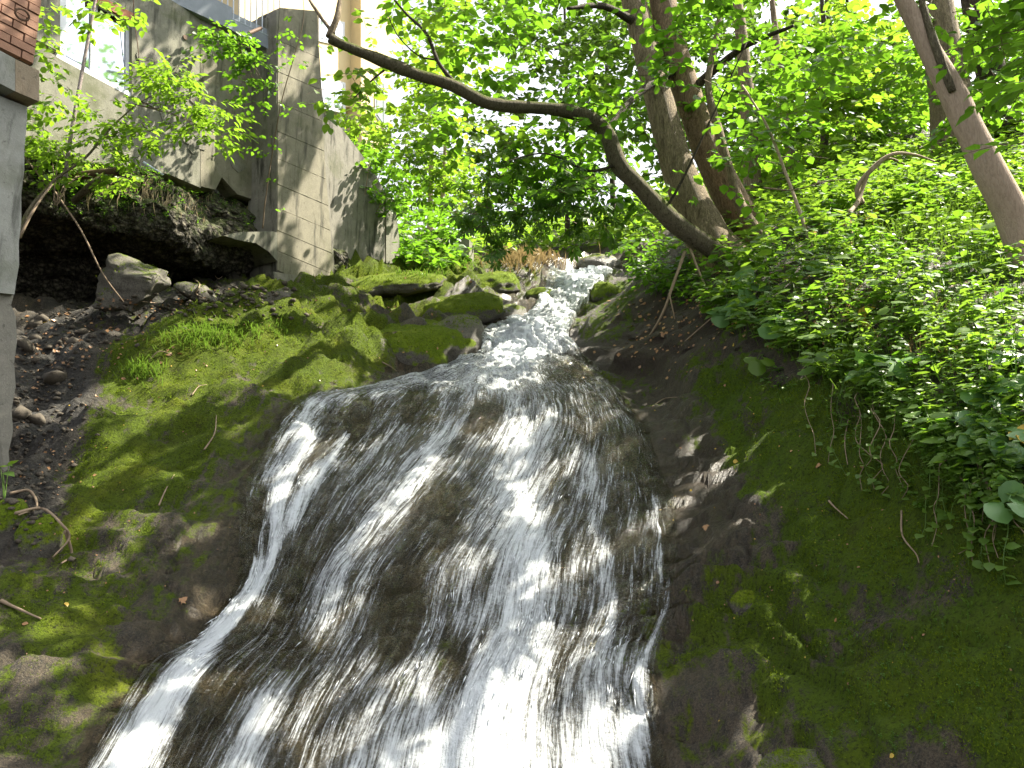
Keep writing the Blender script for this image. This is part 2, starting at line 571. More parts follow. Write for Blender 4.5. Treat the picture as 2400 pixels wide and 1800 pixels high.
M['leaf_big'] = mat_leaf('leaf_big', (.085, .19, .055), (.13, .25, .08), (.20, .40, .06), .38, .38)
M['leaf_yellow'] = mat_leaf('leaf_yellow', (.42, .26, .03), (.55, .38, .05), (.6, .4, .04), .3)
M['leaf_brown'] = mat_leaf('leaf_brown', (.20, .09, .04), (.34, .19, .08), (.25, .12, .04), .15)
M['grass'] = mat_leaf('grass', (.05, .10, .015), (.12, .19, .035), (.16, .28, .03), .35)
M['grass_dry'] = mat_leaf('dry_grass', (.22, .16, .08), (.36, .28, .15), (.3, .22, .1), .3)
M['moss_fuzz'] = mat_leaf('moss_fuzz', (.035, .060, .004), (.17, .24, .012), (.18, .26, .012), .35, .8, .15)
M['water'] = mat_water()
M['spray'] = mat_leaf('spray', (.80, .84, .86), (.88, .90, .92), (.75, .8, .85), .3, .4)

# ------------------------------------------------------------------ terrain: thin plate spline of elevation over (x/y, ln y)
CTRL = [
    # centre line of the fall and the stream above it
    (1100, 2300, 4.7), (1100, 2050, 5.3), (1000, 1800, 6.0), (1050, 1550, 6.75), (1150, 1332, 7.5), (1200, 1150, 8.55), (1150, 1000, 9.6),
    (1150, 930, 10.6), (1150, 890, 12.0), (1230, 850, 13.5), (1240, 800, 15.8), (1280, 744, 18.5), (1330, 690, 22.5), (1370, 645, 26.5),
    (1400, 618, 31.0), (1430, 585, 33.0),
    (400, 1750, 5.95), (560, 1560, 6.7), (620, 1332, 7.75), (640, 1150, 8.8), (720, 990, 9.7), (760, 930, 10.5), (900, 905, 11.5),
    (1480, 1750, 5.9), (1520, 1500, 6.7), (1540, 1300, 7.5), (1480, 1080, 8.9), (1430, 960, 10.3), (1400, 900, 11.7), (1380, 850, 13.6), (1345, 790, 16.0),
    # left slab
    (-500, 1900, 4.8), (0, 1800, 5.3), (200, 1900, 5.2), (0, 1500, 6.3), (300, 1400, 7.2), (0, 1300, 7.5), (300, 1150, 8.6), (480, 1150, 8.7), (90, 1050, 9.3),
    (500, 1000, 9.7), (250, 900, 10.6), (600, 930, 10.4), (180, 790, 11.5), (450, 810, 11.8), (100, 735, 12.3), (650, 830, 12.2), (900, 860, 12.9),
    (600, 740, 14.2), (400, 715, 13.6), (900, 770, 15.6), (1040, 745, 17.2), (720, 668, 17.4), (900, 650, 20.0), (1000, 632, 22.5), (1110, 668, 21.0), (1200, 662, 24.0),
    (250, 700, 15.0), (480, 668, 18.0), (600, 650, 20.5), (100, 715, 15.0), (-300, 760, 11.5), (-300, 1300, 7.0), (-600, 1000, 9.0), (850, 620, 24.5), (700, 630, 24),
    # right bank
    (2900, 1900, 3.3), (2400, 1800, 4.2), (1900, 1820, 5.0), (1650, 1800, 5.6), (2400, 1350, 4.75), (2100, 1400, 5.5), (1850, 1400, 6.3), (1700, 1250, 7.4),
    (1900, 1180, 7.0), (1700, 1050, 8.9), (1580, 940, 10.6), (1440, 850, 13.2), (1560, 850, 12.2), (2050, 1020, 6.9), (2250, 1000, 5.9), (2400, 960, 5.5), (2900, 1100, 4.3),
    (1800, 900, 9.2), (1680, 830, 11.0), (1520, 770, 14.2), (2380, 790, 6.6), (2200, 760, 7.7), (2000, 730, 9.2), (1820, 740, 10.6), (1650, 735, 12.4), (1420, 720, 18.0),
    (1480, 680, 17.2), (1700, 635, 14.6), (1560, 650, 16.0), (1900, 590, 12.6), (2100, 500, 13.2), (2400, 620, 9.3), (2250, 640, 9.5), (2400, 420, 14.5), (2150, 400, 17.5), (1800, 520, 17.0),
    (2800, 700, 7.0), (2800, 300, 15.0), (2400, 270, 24.0), (2050, 330, 26.0), (1750, 440, 26.0), (1500, 590, 25.0), (1480, 560, 33.0),
    (3200, 0, 24.0), (2500, 150, 45.0), (1700, 380, 50.0), (1430, 545, 42.0),
    (1100, 590, 34.0), (950, 580, 38.0), (700, 590, 38.0), (300, 600, 40.0), (-300, 600, 40.0), (1150, 560, 60.0), (1500, 480, 70.0), (700, 560, 80.0), (1200, 540, 95.0), (2200, 250, 90.0), (-400, 620, 16.0),
]


def dom(p):
    p = np.asarray(p)
    return np.stack([p[..., 0] / p[..., 1], 0.75 * np.log(p[..., 1])], -1)


_cp = np.array([P(*c) for c in CTRL])
_cu = dom(_cp)
_ce = _cp[:, 2] / _cp[:, 1]


def _ker(d2):
    return 0.5 * d2 * np.log(np.maximum(d2, 1e-12))


def _fit(lam=4e-4):
    n = len(_cu)
    K = _ker(((_cu[:, None] - _cu[None]) ** 2).sum(-1)) + lam * np.eye(n)
    Q = np.hstack([np.ones((n, 1)), _cu])
    A = np.block([[K, Q], [Q.T, np.zeros((3, 3))]])
    return np.linalg.solve(A, np.concatenate([_ce, np.zeros(3)]))


_w = _fit()


def base_e(p):
    u = dom(p)
    out = np.zeros(len(u))
    for a in range(0, len(u), 20000):
        s = u[a:a + 20000]
        out[a:a + 20000] = _ker(((s[:, None] - _cu[None]) ** 2).sum(-1)) @ _w[:-3] + _w[-3] + s @ _w[-2:]
    return out


# rows and columns of the ground sheet
ys = [1.6]
while ys[-1] < 100:
    y = ys[-1]
    ys.append(y * (1.0045 if 4.6 < y < 14 else 1.008 if y < 30 else 1.02))
ys = np.array(ys)
rs = np.linspace(-1.05, 1.35, 500)
GY, GR = np.meshgrid(ys, rs, indexing='ij')
gp = np.stack([(GY * GR).ravel(), GY.ravel()], -1)
ge = base_e(gp)
G = np.column_stack([gp, ge * gp[:, 1]])
gx, gy_ = proj(G)


def blobs(px, py, spec):
    """max of soft ellipses (cx, cy, rx, ry, angle, value) given where they show in the photograph"""
    r = np.zeros(len(px))
    for cx, cy_, rx, ry, an, v in spec:
        a = R(an); dx, dy = px - cx, py - cy_
        u = (dx * math.cos(a) + dy * math.sin(a)) / rx
        w = (-dx * math.sin(a) + dy * math.cos(a)) / ry
        r = np.maximum(r, v * (1 - smooth(.55, 1.25, np.sqrt(u * u + w * w))))
    return r


# the guide lines of the water: left edge, left inner stream, right edge
WL = [(1296, 640), (1290, 655), (1283, 681), (1262, 712), (1232, 744), (1155, 771), (1127, 794), (1130, 825), (1085, 852), (1000, 880), (860, 912), (735, 932), (689, 998), (613, 1128), (602, 1236), (594, 1366), (512, 1486), (398, 1551), (340, 1630), (240, 1800), (110, 2050), (0, 2300)]
WR = [(1432, 640), (1428, 652), (1396, 681), (1378, 712), (1353, 744), (1337, 771), (1330, 794), (1347, 818), (1375, 842), (1400, 862), (1425, 888), (1455, 926), (1512, 1000), (1550, 1100), (1580, 1182), (1585, 1290), (1580, 1420), (1550, 1500), (1535, 1580), (1545, 1700), (1590, 1900), (1640, 2250)]
WM = [tuple(.68 * np.array(a) + .32 * np.array(b)) for a, b in zip(WL[:8], WR[:8])] + [(1165, 848), (1140, 872), (1110, 905), (1100, 940), (1060, 1008), (960, 1140), (880, 1236), (800, 1350), (745, 1486), (690, 1570), (640, 1640), (560, 1800), (470, 2050), (400, 2300)]


WL = [(x - (38 if y > 990 else 20 if y > 920 else 8), y) for x, y in WL]


def in_water(px, py):
    """1 inside the water outline, soft edge"""
    yl = np.array([a[1] for a in WL]); xl = np.array([a[0] for a in WL])
    yr = np.array([a[1] for a in WR]); xr = np.array([a[0] for a in WR])
    l = np.interp(py, yl, xl); r_ = np.interp(py, yr, xr)
    return np.where(py > 636, np.minimum(smooth(-150, 10, px - l), smooth(-70, 20, r_ - px)), 0)


wat = in_water(gx, gy_) * smooth(60, 40, G[:, 1])
grav = blobs(gx, gy_, [(90, 950, 150, 170, 20, 1), (60, 1180, 110, 160, 0, .9), (150, 800, 190, 80, -15, 1), (300, 740, 260, 70, -5, .9), (560, 690, 160, 40, 0, .8), (0, 1350, 120, 60, 0, .6)])
moss = blobs(gx, gy_, [(520, 790, 330, 120, 5, .95), (400, 900, 190, 110, -10, .85), (330, 1050, 190, 330, 33, .9), (190, 1350, 190, 330, 42, .85), (150, 1640, 260, 200, 0, .7), (560, 960, 110, 70, -20, .6), (500, 1080, 140, 230, 28, .72), (420, 1330, 110, 200, 30, .6),
                       (880, 720, 330, 90, 8, .95), (760, 880, 190, 80, -5, .9), (960, 640, 220, 60, 5, .95), (1180, 690, 120, 60, 5, .6), (1800, 1020, 260, 190, 35, .95), (2060, 1180, 330, 250, 25, .85), (1500, 1500, 80, 300, 5, .4),
                       (2050, 1550, 420, 320, 0, .74), (1640, 1480, 130, 190, 15, .55), (2350, 1550, 180, 420, 0, .9), (1480, 900, 150, 60, 10, .5), (1420, 720, 100, 90, -40, .6), (1690, 1760, 160, 120, 0, .35),
                       (1000, 1620, 60, 260, 15, .35), (660, 1420, 50, 130, 30, .45), (560, 1180, 30, 130, 12, .6), (850, 1050, 40, 120, 22, .4), (1900, 850, 250, 120, 20, .6)])
soil = blobs(gx, gy_, [(1520, 760, 220, 150, -25, 1), (1700, 700, 250, 130, -15, 1), (2000, 600, 500, 250, -10, .9), (2200, 350, 500, 200, 0, .9), (2250, 850, 300, 250, 20, .8), (1620, 1150, 150, 220, 10, .55), (1600, 1000, 160, 110, 30, .45), (1500, 1350, 120, 150, 10, .4)])
soil = np.maximum(soil, smooth(24, 34, G[:, 1]) * .8)
moss = np.clip(moss + .9 * (fbm(G * .9, 4, 77) - .5) * (moss > .02), 0, 1)
moss = np.where(G[:, 1] > 34, .4, moss) * (1 - .4 * wat) * (1 - .8 * grav) * (1 - .8 * blobs(gx, gy_, [(1640, 1150, 90, 260, -12, 1), (1600, 1420, 60, 150, 8, .9), (1690, 1680, 110, 90, 20, .7)]))
wet = np.clip(np.maximum(wat, blobs(gx, gy_, [(520, 1350, 190, 330, 33, .7), (1620, 1300, 140, 420, 0, .75), (850, 900, 250, 60, -5, .5)])), 0, 1)

# relief: rounded rock, stepped ledges, flutes under the water
n = len(G)
sc = np.clip(G[:, 1] / 9.0, .6, 4)
big = fbm(G * np.array([.55, .55, .55]), 4, 3) - .5
med = fbm(G * 2.1, 4, 11) - .5
rid = fbm(G * np.array([1.1, 1.1, 1.9]) + 5, 4, 23, .55, True) - .6
fine = fbm(G * 8.5, 3, 31) - .5
lw = wat * smooth(915, 1000, gy_)
dz = big * .40 + med * (.16 + .14 * grav + .16 * (1 - wat) * smooth(16, 11, G[:, 1])) + rid * .30 * (1 - .7 * lw) + fine * (.085 + .06 * grav)
flute = fbm(np.column_stack([(gx - 1150) / (60 + .10 * (gy_ - 900)), gy_ / 420.0, np.zeros(n)]), 3, 41) - .5
dz += lw * flute * .34
# the ledges on the left, terraced in height
tn = G[:, 2] / .42 + fbm(G * .7, 3, 51) * 3.2
fr = tn - np.floor(tn)
ter = (smooth(.0, .35, fr) - fr)
led = blobs(gx, gy_, [(820, 760, 420, 190, 5, 1), (1150, 700, 180, 90, 10, 1), (1240, 840, 200, 70, 0, .8)])
dz += led * ter * .32
# the broad layered shelf left of the stream: mound on mound
shelf = blobs(gx, gy_, [(680, 800, 170, 75, -6, .27), (440, 825, 260, 60, -8, .20), (250, 850, 120, 40, -8, .18), (920, 785, 240, 60, 3, .26), (850, 868, 190, 34, -5, .26), (1050, 725, 110, 40, 8, .2), (930, 700, 200, 36, 4, .14), (1010, 655, 140, 30, 6, .12)])
wob = .75 + .5 * fbm(G * 1.7, 3, 57)
dz += shelf * wob * 1.15
# cascade steps in the stream
tn2 = G[:, 2] / .62 + fbm(G * .8, 2, 61) * 1.2
fr2 = tn2 - np.floor(tn2)
dz += wat * smooth(900, 860, gy_) * (smooth(.0, .4, fr2) - fr2) * .42
# cracks and broken steps in the bare rock beside the water
cr = np.abs(fbm(G * np.array([.8, .8, 1.3]) + 31, 3, 131) - .5)
crack = (1 - smooth(0, .018, cr)) * (1 - wat) * (1 - soil * .6) * smooth(620, 760, gy_)
dz -= crack * .10
tn3 = G[:, 2] / .30 + fbm(G * 1.1, 3, 141) * 3.4 + G[:, 0] * .5
fr3 = tn3 - np.floor(tn3)
dz += blobs(gx, gy_, [(1850, 1560, 480, 330, 0, 1), (1650, 1300, 170, 330, 0, .6), (180, 1450, 330, 330, 30, .45)]) * (smooth(.0, .22, fr3) - fr3) * .27
calm = 1 - .6 * np.clip(soil, 0, 1)
dz *= calm
amp = smooth(3.5, 7, G[:, 1]) * .55 + .45
G[:, 2] += dz * amp * np.minimum(sc, 2.2)
# the ground sinks a little under the stream bed edges and the right bank is undercut
G[:, 2] -= blobs(gx, gy_, [(1500, 880, 150, 40, 12, .25), (1330, 790, 60, 40, -40, .3)])
G[:, 0] += blobs(gx, gy_, [(1560, 760, 240, 80, -20, .35), (1950, 900, 330, 60, 30, .25)]) * med * 3
nr, nc = GY.shape
ii = np.arange(nr - 1)[:, None] * nc + np.arange(nc - 1)[None]
Q = np.stack([ii, ii + 1, ii + nc + 1, ii + nc], -1).reshape(-1, 4)
TG = np.vstack([Q[:, :3], Q[:, [0, 2, 3]]])
ground = obj('ground', G, Q, M['ground'], None, True, kind='structure', label='wet mossy rock and soil sloping down the ravine')
for nm, arr in (('moss', moss), ('wet', wet), ('soil', soil), ('gravel', grav)):
    a = ground.data.attributes.new(nm, 'FLOAT', 'POINT')
    a.data.foreach_set('value', arr.astype(np.float32))
BV = BVHTree.FromPolygons(G.tolist(), TG.tolist())


def hit(px, py, bv=None):
    d = ray(px, py)
    r_ = (bv or BV).ray_cast(Vector((0, 0, 0)), Vector(d / np.linalg.norm(d)))
    if r_[0] is None: return None, None
    return np.array(r_[0]), np.array(r_[1])


def hitD(px, py, D=12.0):
    p, nn = hit(px, py)
    return p if p is not None else P(px, py, D)


# ------------------------------------------------------------------ water
def water_sheet():
    ns, nt = 620, 230
    L, Mi, Rr = spline(WL, ns), spline(WM, ns), spline(WR, ns)
    t = np.linspace(-.035, 1.035, nt)
    tm = .32
    l0 = (t - tm) * (t - 1) / (tm * 1.0)
    l1 = t * (t - 1) / (tm * (tm - 1))
    l2 = t * (t - tm) / (1 - tm)
    lin = np.where(t < tm, 0, 0)
    px = L[:, None, :] * l0[None, :, None] + Mi[:, None, :] * l1[None, :, None] + Rr[:, None, :] * l2[None, :, None]
    # fall back to straight interpolation where the three lines are in line
    a = np.where(t[None, :, None] < tm, L[:, None] + (Mi - L)[:, None] * (t / tm)[None, :, None], Mi[:, None] + (Rr - Mi)[:, None] * ((t - tm) / (1 - tm))[None, :, None])
    px = .45 * px + .55 * a
    V = np.zeros((ns, nt, 3)); Nn = np.zeros((ns, nt, 3))
    for i in range(ns):
        for j in range(nt):
            p, nn = hit(px[i, j, 0], px[i, j, 1])
            if p is None:
                p, nn = V[i, j - 1], Nn[i, j - 1]
            V[i, j] = p; Nn[i, j] = nn
    # a sheet of water rides over small bumps: smooth it along and across
    def sm(A, k):
        for _ in range(k):
            A[1:-1] = .25 * A[:-2] + .5 * A[1:-1] + .25 * A[2:]
            A[:, 1:-1] = .25 * A[:, :-2] + .5 * A[:, 1:-1] + .25 * A[:, 2:]
        return A
    raw = V.copy()
    V = sm(V, 2)
    Nn = sm(Nn, 3)
    Nn[Nn[..., 2] < 0] *= -1
    Nn /= np.linalg.norm(Nn, axis=2)[..., None] + 1e-9
    ds = np.linalg.norm(np.diff(V, axis=0), axis=2)
    s = np.vstack([np.zeros((1, nt)), np.cumsum(ds, 0)])
    s = np.repeat(s.mean(1)[:, None], nt, 1)
    return px, V, Nn, s, t


wpx, WV, WN, WS, Wt = water_sheet()
ns, nt = WS.shape


def line_dist(px, py, line):
    """distance in photo pixels to a polyline and the width there"""
    best = np.full(px.shape, 1e9); val = np.zeros(px.shape)
    for (x0, y0, w0, v0), (x1, y1, w1, v1) in zip(line[:-1], line[1:]):
        dx, dy = x1 - x0, y1 - y0
        t = np.clip(((px - x0) * dx + (py - y0) * dy) / (dx * dx + dy * dy), 0, 1)
        d = np.hypot(px - x0 - t * dx, py - y0 - t * dy) / (w0 + (w1 - w0) * t)
        v = (v0 + (v1 - v0) * t) * np.exp(-d ** 1.6 * .75)
        val = np.maximum(val, v)
    return val


STREAMS = [  # (px, py, half width, strength)
    [(1380, 640, 80, .95), (1340, 690, 65, .95), (1310, 735, 65, .85), (1270, 765, 85, 1.1), (1250, 790, 100, 1.1), (1215, 815, 100, 1.0), (1230, 845, 90, .85), (1180, 875, 130, .66)],
    [(1290, 762, 70, 1.0), (1270, 785, 70, .9)],
    [(1000, 885, 60, .62), (880, 925, 60, .55), (765, 950, 55, .60), (705, 1010, 52, .74), (668, 1100, 48, .84), (646, 1200, 36, .95), (632, 1310, 24, 1.05), (590, 1405, 25, 1.1), (508, 1494, 29, 1.15), (426, 1585, 42, 1.15), (360, 1690, 54, 1.15), (282, 1830, 68, 1.15), (190, 2050, 80, 1.15)],
    [(880, 950, 30, .5), (830, 1010, 30, .7), (790, 1070, 26, .85), (720, 1160, 28, .9), (660, 1260, 28, .95), (620, 1330, 26, 1)],
    [(1150, 880, 90, .68), (1110, 920, 90, .62), (1075, 985, 55, .66), (1010, 1080, 42, .78), (945, 1160, 40, .78), (860, 1240, 52, .72), (810, 1320, 58, .66), (770, 1420, 52, .64), (735, 1490, 48, .58)],
    [(660, 1600, 60, .56), (610, 1660, 62, .8), (575, 1780, 75, .8), (520, 1950, 85, .8)],
    [(1160, 890, 70, .66), (1200, 950, 70, .72), (1230, 1010, 100, .82), (1215, 1120, 120, .80), (1215, 1250, 130, .86), (1225, 1400, 135, .86), (1200, 1520, 140, .88), (1160, 1640, 190, .9), (1120, 1730, 240, 1.0), (1080, 1850, 300, 1.0), (1050, 2200, 300, 1)],
    [(1080, 1330, 70, .55), (1040, 1450, 80, .62), (980, 1560, 80, .62), (900, 1680, 90, .66), (860, 1800, 90, .7)],
    [(1370, 1080, 60, .66), (1410, 1250, 50, .62), (1430, 1400, 45, .74), (1430, 1500, 60, .7), (1420, 1640, 80, .8), (1400, 1760, 120, .92), (1400, 2000, 150, .9)],
    [(1545, 1180, 26, .55), (1555, 1290, 24, .5), (1560, 1420, 18, .55), (1535, 1500, 14, .9), (1515, 1570, 16, .95), (1500, 1660, 26, .9), (1480, 1760, 60, .85)],
    [(960, 1060, 300, .54), (1000, 1400, 450, .55), (1000, 1750, 520, .58)],
    [(1050, 905, 350, .58), (1200, 1000, 330, .56), (1250, 1300, 330, .57), (1250, 1700, 330, .58)],
    [(1330, 700, 70, .62), (1280, 780, 95, .8), (1220, 840, 130, .7), (1150, 890, 260, .58)],
]
warp = fbm(np.stack([(Wt[None] - .5) * 40 * np.ones((ns, 1)), WS * 1.6, 0 * WS], -1), 4, 91) - .5
fo = np.zeros((ns, nt))
for st in STREAMS:
    fo = np.maximum(fo, line_dist(wpx[..., 0] + warp * 70 * (1 - .6 * smooth(960, 880, wpx[..., 1])), wpx[..., 1], st))
edge = smooth(-.03, .012, Wt)[None] * smooth(1.03, .97, Wt)[None]
fo = fo * edge
holes = blobs(wpx[..., 0].ravel(), wpx[..., 1].ravel(), [(840, 985, 28, 55, 20, .6), (1130, 980, 60, 40, -20, .3), (980, 960, 50, 50, 0, .25), (1060, 1600, 40, 130, 10, .3), (940, 1430, 60, 170, 15, .35), (1010, 1230, 60, 110, 25, .3), (1450, 870, 60, 40, 0, .35), (1330, 870, 90, 40, 0, .25)]).reshape(ns, nt)
fo = np.clip(fo - holes, 0, 1.2)
upper = smooth(960, 880, wpx[..., 1])
# thickness and standing waves
uvx = (Wt[None] - .5) * 3.9 * np.ones((ns, 1))
wave = fbm(np.stack([uvx * 7, WS * 1.3, 0 * WS], -1), 3, 71) - .5
chop = fbm(np.stack([uvx * 5, WS * 3.4, 0 * WS + 3], -1), 4, 81) - .5
thick = (.012 + .055 * fo + (.05 + .03 * fo) * wave + upper * (.03 + .09 * chop * (.4 + fo))) * edge - .02 * (1 - edge)
thick = np.maximum(thick, -.015) * np.clip(WV[..., 1] / 9, .7, 2)
WVd = WV + WN * thick[..., None]
ii = np.arange(ns - 1)[:, None] * nt + np.arange(nt - 1)[None]
QW = np.stack([ii, ii + nt, ii + nt + 1, ii + 1], -1).reshape(-1, 4)
water = obj('water', WVd.reshape(-1, 3), QW, M['water'], None, True, kind='structure', label='white water running down the rock face from the stream above')
for nm, arr in (('foam', fo), ('upper', upper)):
    a = water.data.attributes.new(nm, 'FLOAT', 'POINT')
    a.data.foreach_set('value', arr.ravel().astype(np.float32))
uvl = water.data.uv_layers.new(name='flow')
li = np.zeros(len(water.data.loops), dtype=np.int32)
water.data.loops.foreach_get('vertex_index', li)
UV = np.column_stack([uvx.ravel(), WS.ravel()])[li]
uvl.data.foreach_set('uv', UV.ravel().astype(np.float32))


def spray():
    """thrown drops and thin ropes of water lying just above the sheet"""
    w = np.clip(fo - .45, 0, 1) ** 1.3 * np.where(wpx[..., 1] > 1950, 0, 1)
    w *= np.maximum(.15, 12 / WV[..., 1] ** 1.2) * np.where(fo > .95, .3, 1) * smooth(1750, 1450, wpx[..., 1])
    pr = (w / w.sum()).ravel()
    Vv, Ff, nv = [], [], 0
    for k in rng.choice(ns * nt, 2400, p=pr):
        i, j = divmod(int(k), nt)
        if i > ns - 12 or j < 2 or j > nt - 3: continue
        d = WV[i + 6, j] - WV[i, j]
        ln = np.linalg.norm(d)
        if ln < 1e-6: continue
        d /= ln
        L = rng.uniform(.03, .15) * (.6 if upper[i, j] > .5 else 1)
        w0 = rng.uniform(.0025, .006) * max(1, WV[i, j, 1] / 9)
        a = np.cross(d, WN[i, j]); lift = rng.uniform(.0, .022) + .02 * max(0, thick[i, j])
        p = WVd[i, j] + WN[i, j] * lift
        d = d + a * rng.normal(0, .12) + WN[i, j] * rng.normal(0, .06)
        q = np.array([p, p + d * L * .4 + a * w0 + WN[i, j] * w0, p + d * L * .4 - a * w0 + WN[i, j] * w0, p + d * L * .4 - WN[i, j] * w0, p + d * L])
        Vv.append(q)
        Ff += [(nv, nv + 1, nv + 2), (nv, nv + 2, nv + 3), (nv, nv + 3, nv + 1), (nv + 4, nv + 2, nv + 1), (nv + 4, nv + 3, nv + 2), (nv + 4, nv + 1, nv + 3)]
        nv += 5
    obj('spray', np.vstack(Vv), np.array(Ff), M['spray'], None, False, kind='stuff', label='fine white drops thrown up by the falling water', cat='spray')


spray()

# ------------------------------------------------------------------ walls and buildings (vertical planes receding to the right)
WDIR = np.array([math.sin(R(31)), math.cos(R(31)), 0.0])
WNRM = np.array([math.cos(R(31)), -math.sin(R(31)), 0.0])      # faces the stream
UPV = np.array([0, 0, 1.0])
WO = P(720, 640, 17.0); WO[2] = 0


def wpx_(px, py, off=0.0, o=WO, nrm=WNRM):
    """point where the view ray meets the wall plane moved out by off"""
    d = ray(px, py)
    return d * (np.dot(o, nrm) + off) / np.dot(d, nrm)


def slab(poly_px, off, thick, m, name, parent, **tags):
    """wall piece with the outline it shows, front face at off, thick behind"""
    return MB().prism([wpx_(x, y, off) for x, y in poly_px], -WNRM * thick).out(name, m, parent, **tags)


# --- concrete building with the window
b = empty('concrete_building', wpx_(420, 430), 'stained grey concrete building with a wide window, undercut above the rock hollow', 'building')
slab([(60, -260), (141, -200), (141, 122), (60, 80)], 0, .35, M['conc'], 'wall', b)
slab([(141, 138), (309, 228), (470, 312), (470, 440), (395, 408), (330, 395), (200, 380), (60, 330), (60, 84)], -.002, .35, M['conc'], 'wall', b)
slab([(309, -60), (470, 44), (470, 310), (309, 224)], -.004, .35, M['conc'], 'wall', b)
slab([(141, -330), (309, -260), (309, 44), (141, -46)], -.006, .35, M['conc'], 'wall', b)
slab([(470, 44), (655, 150), (655, 500), (600, 470), (556, 455), (520, 415), (505, 445), (470, 436)], .004, .35, M['conc_board'], 'wall', b)
win = slab([(141, -30), (156, -22), (156, 128), (141, 120)], -.08, .07, M['frame'], 'window', b)
for poly, nm in (([(213, 8), (229, 17), (229, 172), (213, 163)], 'mullion'), ([(296, 50), (309, 57), (309, 224), (296, 217)], 'jamb'),
                 ([(133, 124), (309, 218), (309, 230), (133, 136)], 'sill'), ([(141, -46), (309, 44), (309, 56), (141, -34)], 'head')):
    slab(poly, -.03 if nm == 'sill' else -.078, .07, M['frame'], nm, win)
for poly in ([(156, -26), (213, 6), (213, 162), (156, 131)], [(229, 15), (296, 50), (296, 214), (229, 175)]):
    slab(poly, -.11, .02, M['glass'], 'pane', win)
slab([(222, -16), (322, 36), (322, 56), (222, 4)], .03, .05, M['lintel'], 'lintel', b, label='rusty orange lintel strip over the window')
mb = MB(); c = wpx_(433, 88, .0)
mb.tube([c - WNRM * .02, c + WNRM * .02], .045, 12).out('drain_hole', M['rust'], b)
# loose scabs of render standing proud of the wall
r2 = random.Random(3)
for i in range(26):
    px = r2.uniform(330, 590); py = r2.uniform(120, 400)
    if py > 300 + (px - 330) * .4: continue
    s = r2.uniform(10, 34)
    pl = [(px + s * r2.uniform(.6, 1.2) * math.cos(a), py + .5 * s * math.cos(a) + s * r2.uniform(.6, 1.3) * math.sin(a)) for a in np.linspace(0, 6.28, 9)[:-1]]
    slab(pl, r2.uniform(.008, .018), .02, M['conc_dark'] if r2.random() < .4 else M['conc'], 'render_patch', b)

# --- landing slab with its railing over the wall
g_o = P(520, 60, 14.5)
GD = np.array([math.sin(R(48)), math.cos(R(48)), 0]); GN = np.array([math.cos(R(48)), -math.sin(R(48)), 0])


def gp_(px, py, off=0.0):
    d = ray(px, py)
    return d * (np.dot(g_o, GN) + off) / np.dot(d, GN)


b = empty('landing_slab', gp_(480, 60), 'grey landing slab jutting from the top of the concrete wall', 'slab')
MB().prism([gp_(390, -60), (gp_(545, 18)), gp_(545, 70), gp_(390, -2)], -GN * 1.2).out('deck', M['slab'], b)
MB().prism([gp_(380, -2, -.12), gp_(545, 76, -.12), gp_(545, 96, -.12), gp_(380, 22, -.12)], -GN * 1.0).out('beam', M['conc_dark'], b)
MB().prism([gp_(545, 30, -.05), gp_(660, 84, -.05), gp_(660, 130, -.05), gp_(545, 72, -.05)], -GN * .5).out('beam', M['slab'], b)
MB().tube([gp_(583, 78, .25), gp_(612, 66, .05)], .035, 8).out('spout', M['rust'], b)
b = empty('railing', gp_(560, 40), 'grey metal railing with upright bars along the landing slab', 'railing')
for i in range(11):
    px = 520 + i * 13.5
    MB().tube([gp_(px, 34 + (px - 520) * .47, -.06), gp_(px + 1, -150 + (px - 520) * .62, -.06)], .013, 6).out('bar', M['galv'], b)
MB().tube([gp_(505, 26, -.06), gp_(672, 104, -.06)], .016, 6).out('rail', M['galv'], b)
MB().tube([gp_(505, -158, -.06), gp_(672, -55, -.06)], .022, 6).out('rail', M['galv'], b)

# --- tall buttress with board marks
b = empty('concrete_buttress', wpx_(720, 650, .7), 'tall board marked concrete buttress standing on the rock left of the stream', 'buttress')
lx = lambda y: 652 + (y - 20) * -.003
rx = lambda y: 742 + np.interp(y, [0, 260, 660], [0, 14, 46])
cuts = [18, 95, 168, 240, 308, 372, 432, 488, 540, 588, 634]
for i in range(len(cuts) - 1):
    y0, y1 = cuts[i], cuts[i + 1]
    s = .43
    pl = [(lx(y0), y0), (rx(y0), y0 + s * (rx(y0) - 652)), (rx(y1), y1 + s * (rx(y1) - 652) - 1), (lx(y1), y1 - 1)]
    if i == 0: pl = [(656, 18), (744, 26), pl[2], pl[3]]
    slab(pl, .70 + (.006 if i % 2 else 0), .62, M['conc_board'], 'concrete_course', b)
slab([(648, 24), (742, 34), (786, 655), (648, 636)], .685, .72, M['conc_dark'], 'core', b)
slab([(626, 40), (655, 48), (652, 640), (629, 620)], .45, .55, M['conc'], 'return_wall', b)
slab([(640, 636), (790, 662), (835, 690), (700, 742), (652, 700)], .78, .9, M['conc_dark'], 'footing', b, label='dark broken concrete footing under the buttress')
slab([(700, 655), (835, 682), (835, 694), (700, 668)], .85, .3, M['rust'], 'footing_beam', b)

# --- wing wall running on behind the buttress
b = empty('wing_wall', wpx_(840, 620, .2), 'weathered wing wall stepping down behind the buttress, streaked black and white', 'wall')
slab([(742, 240), (762, 268), (800, 300), (835, 345), (872, 395), (900, 445), (903, 640), (780, 700), (742, 690)], .45, .5, M['conc_dark'], 'wall', b)
slab([(905, 452), (925, 470), (936, 560), (936, 650), (905, 660)], .40, .45, M['conc'], 'wall', b)

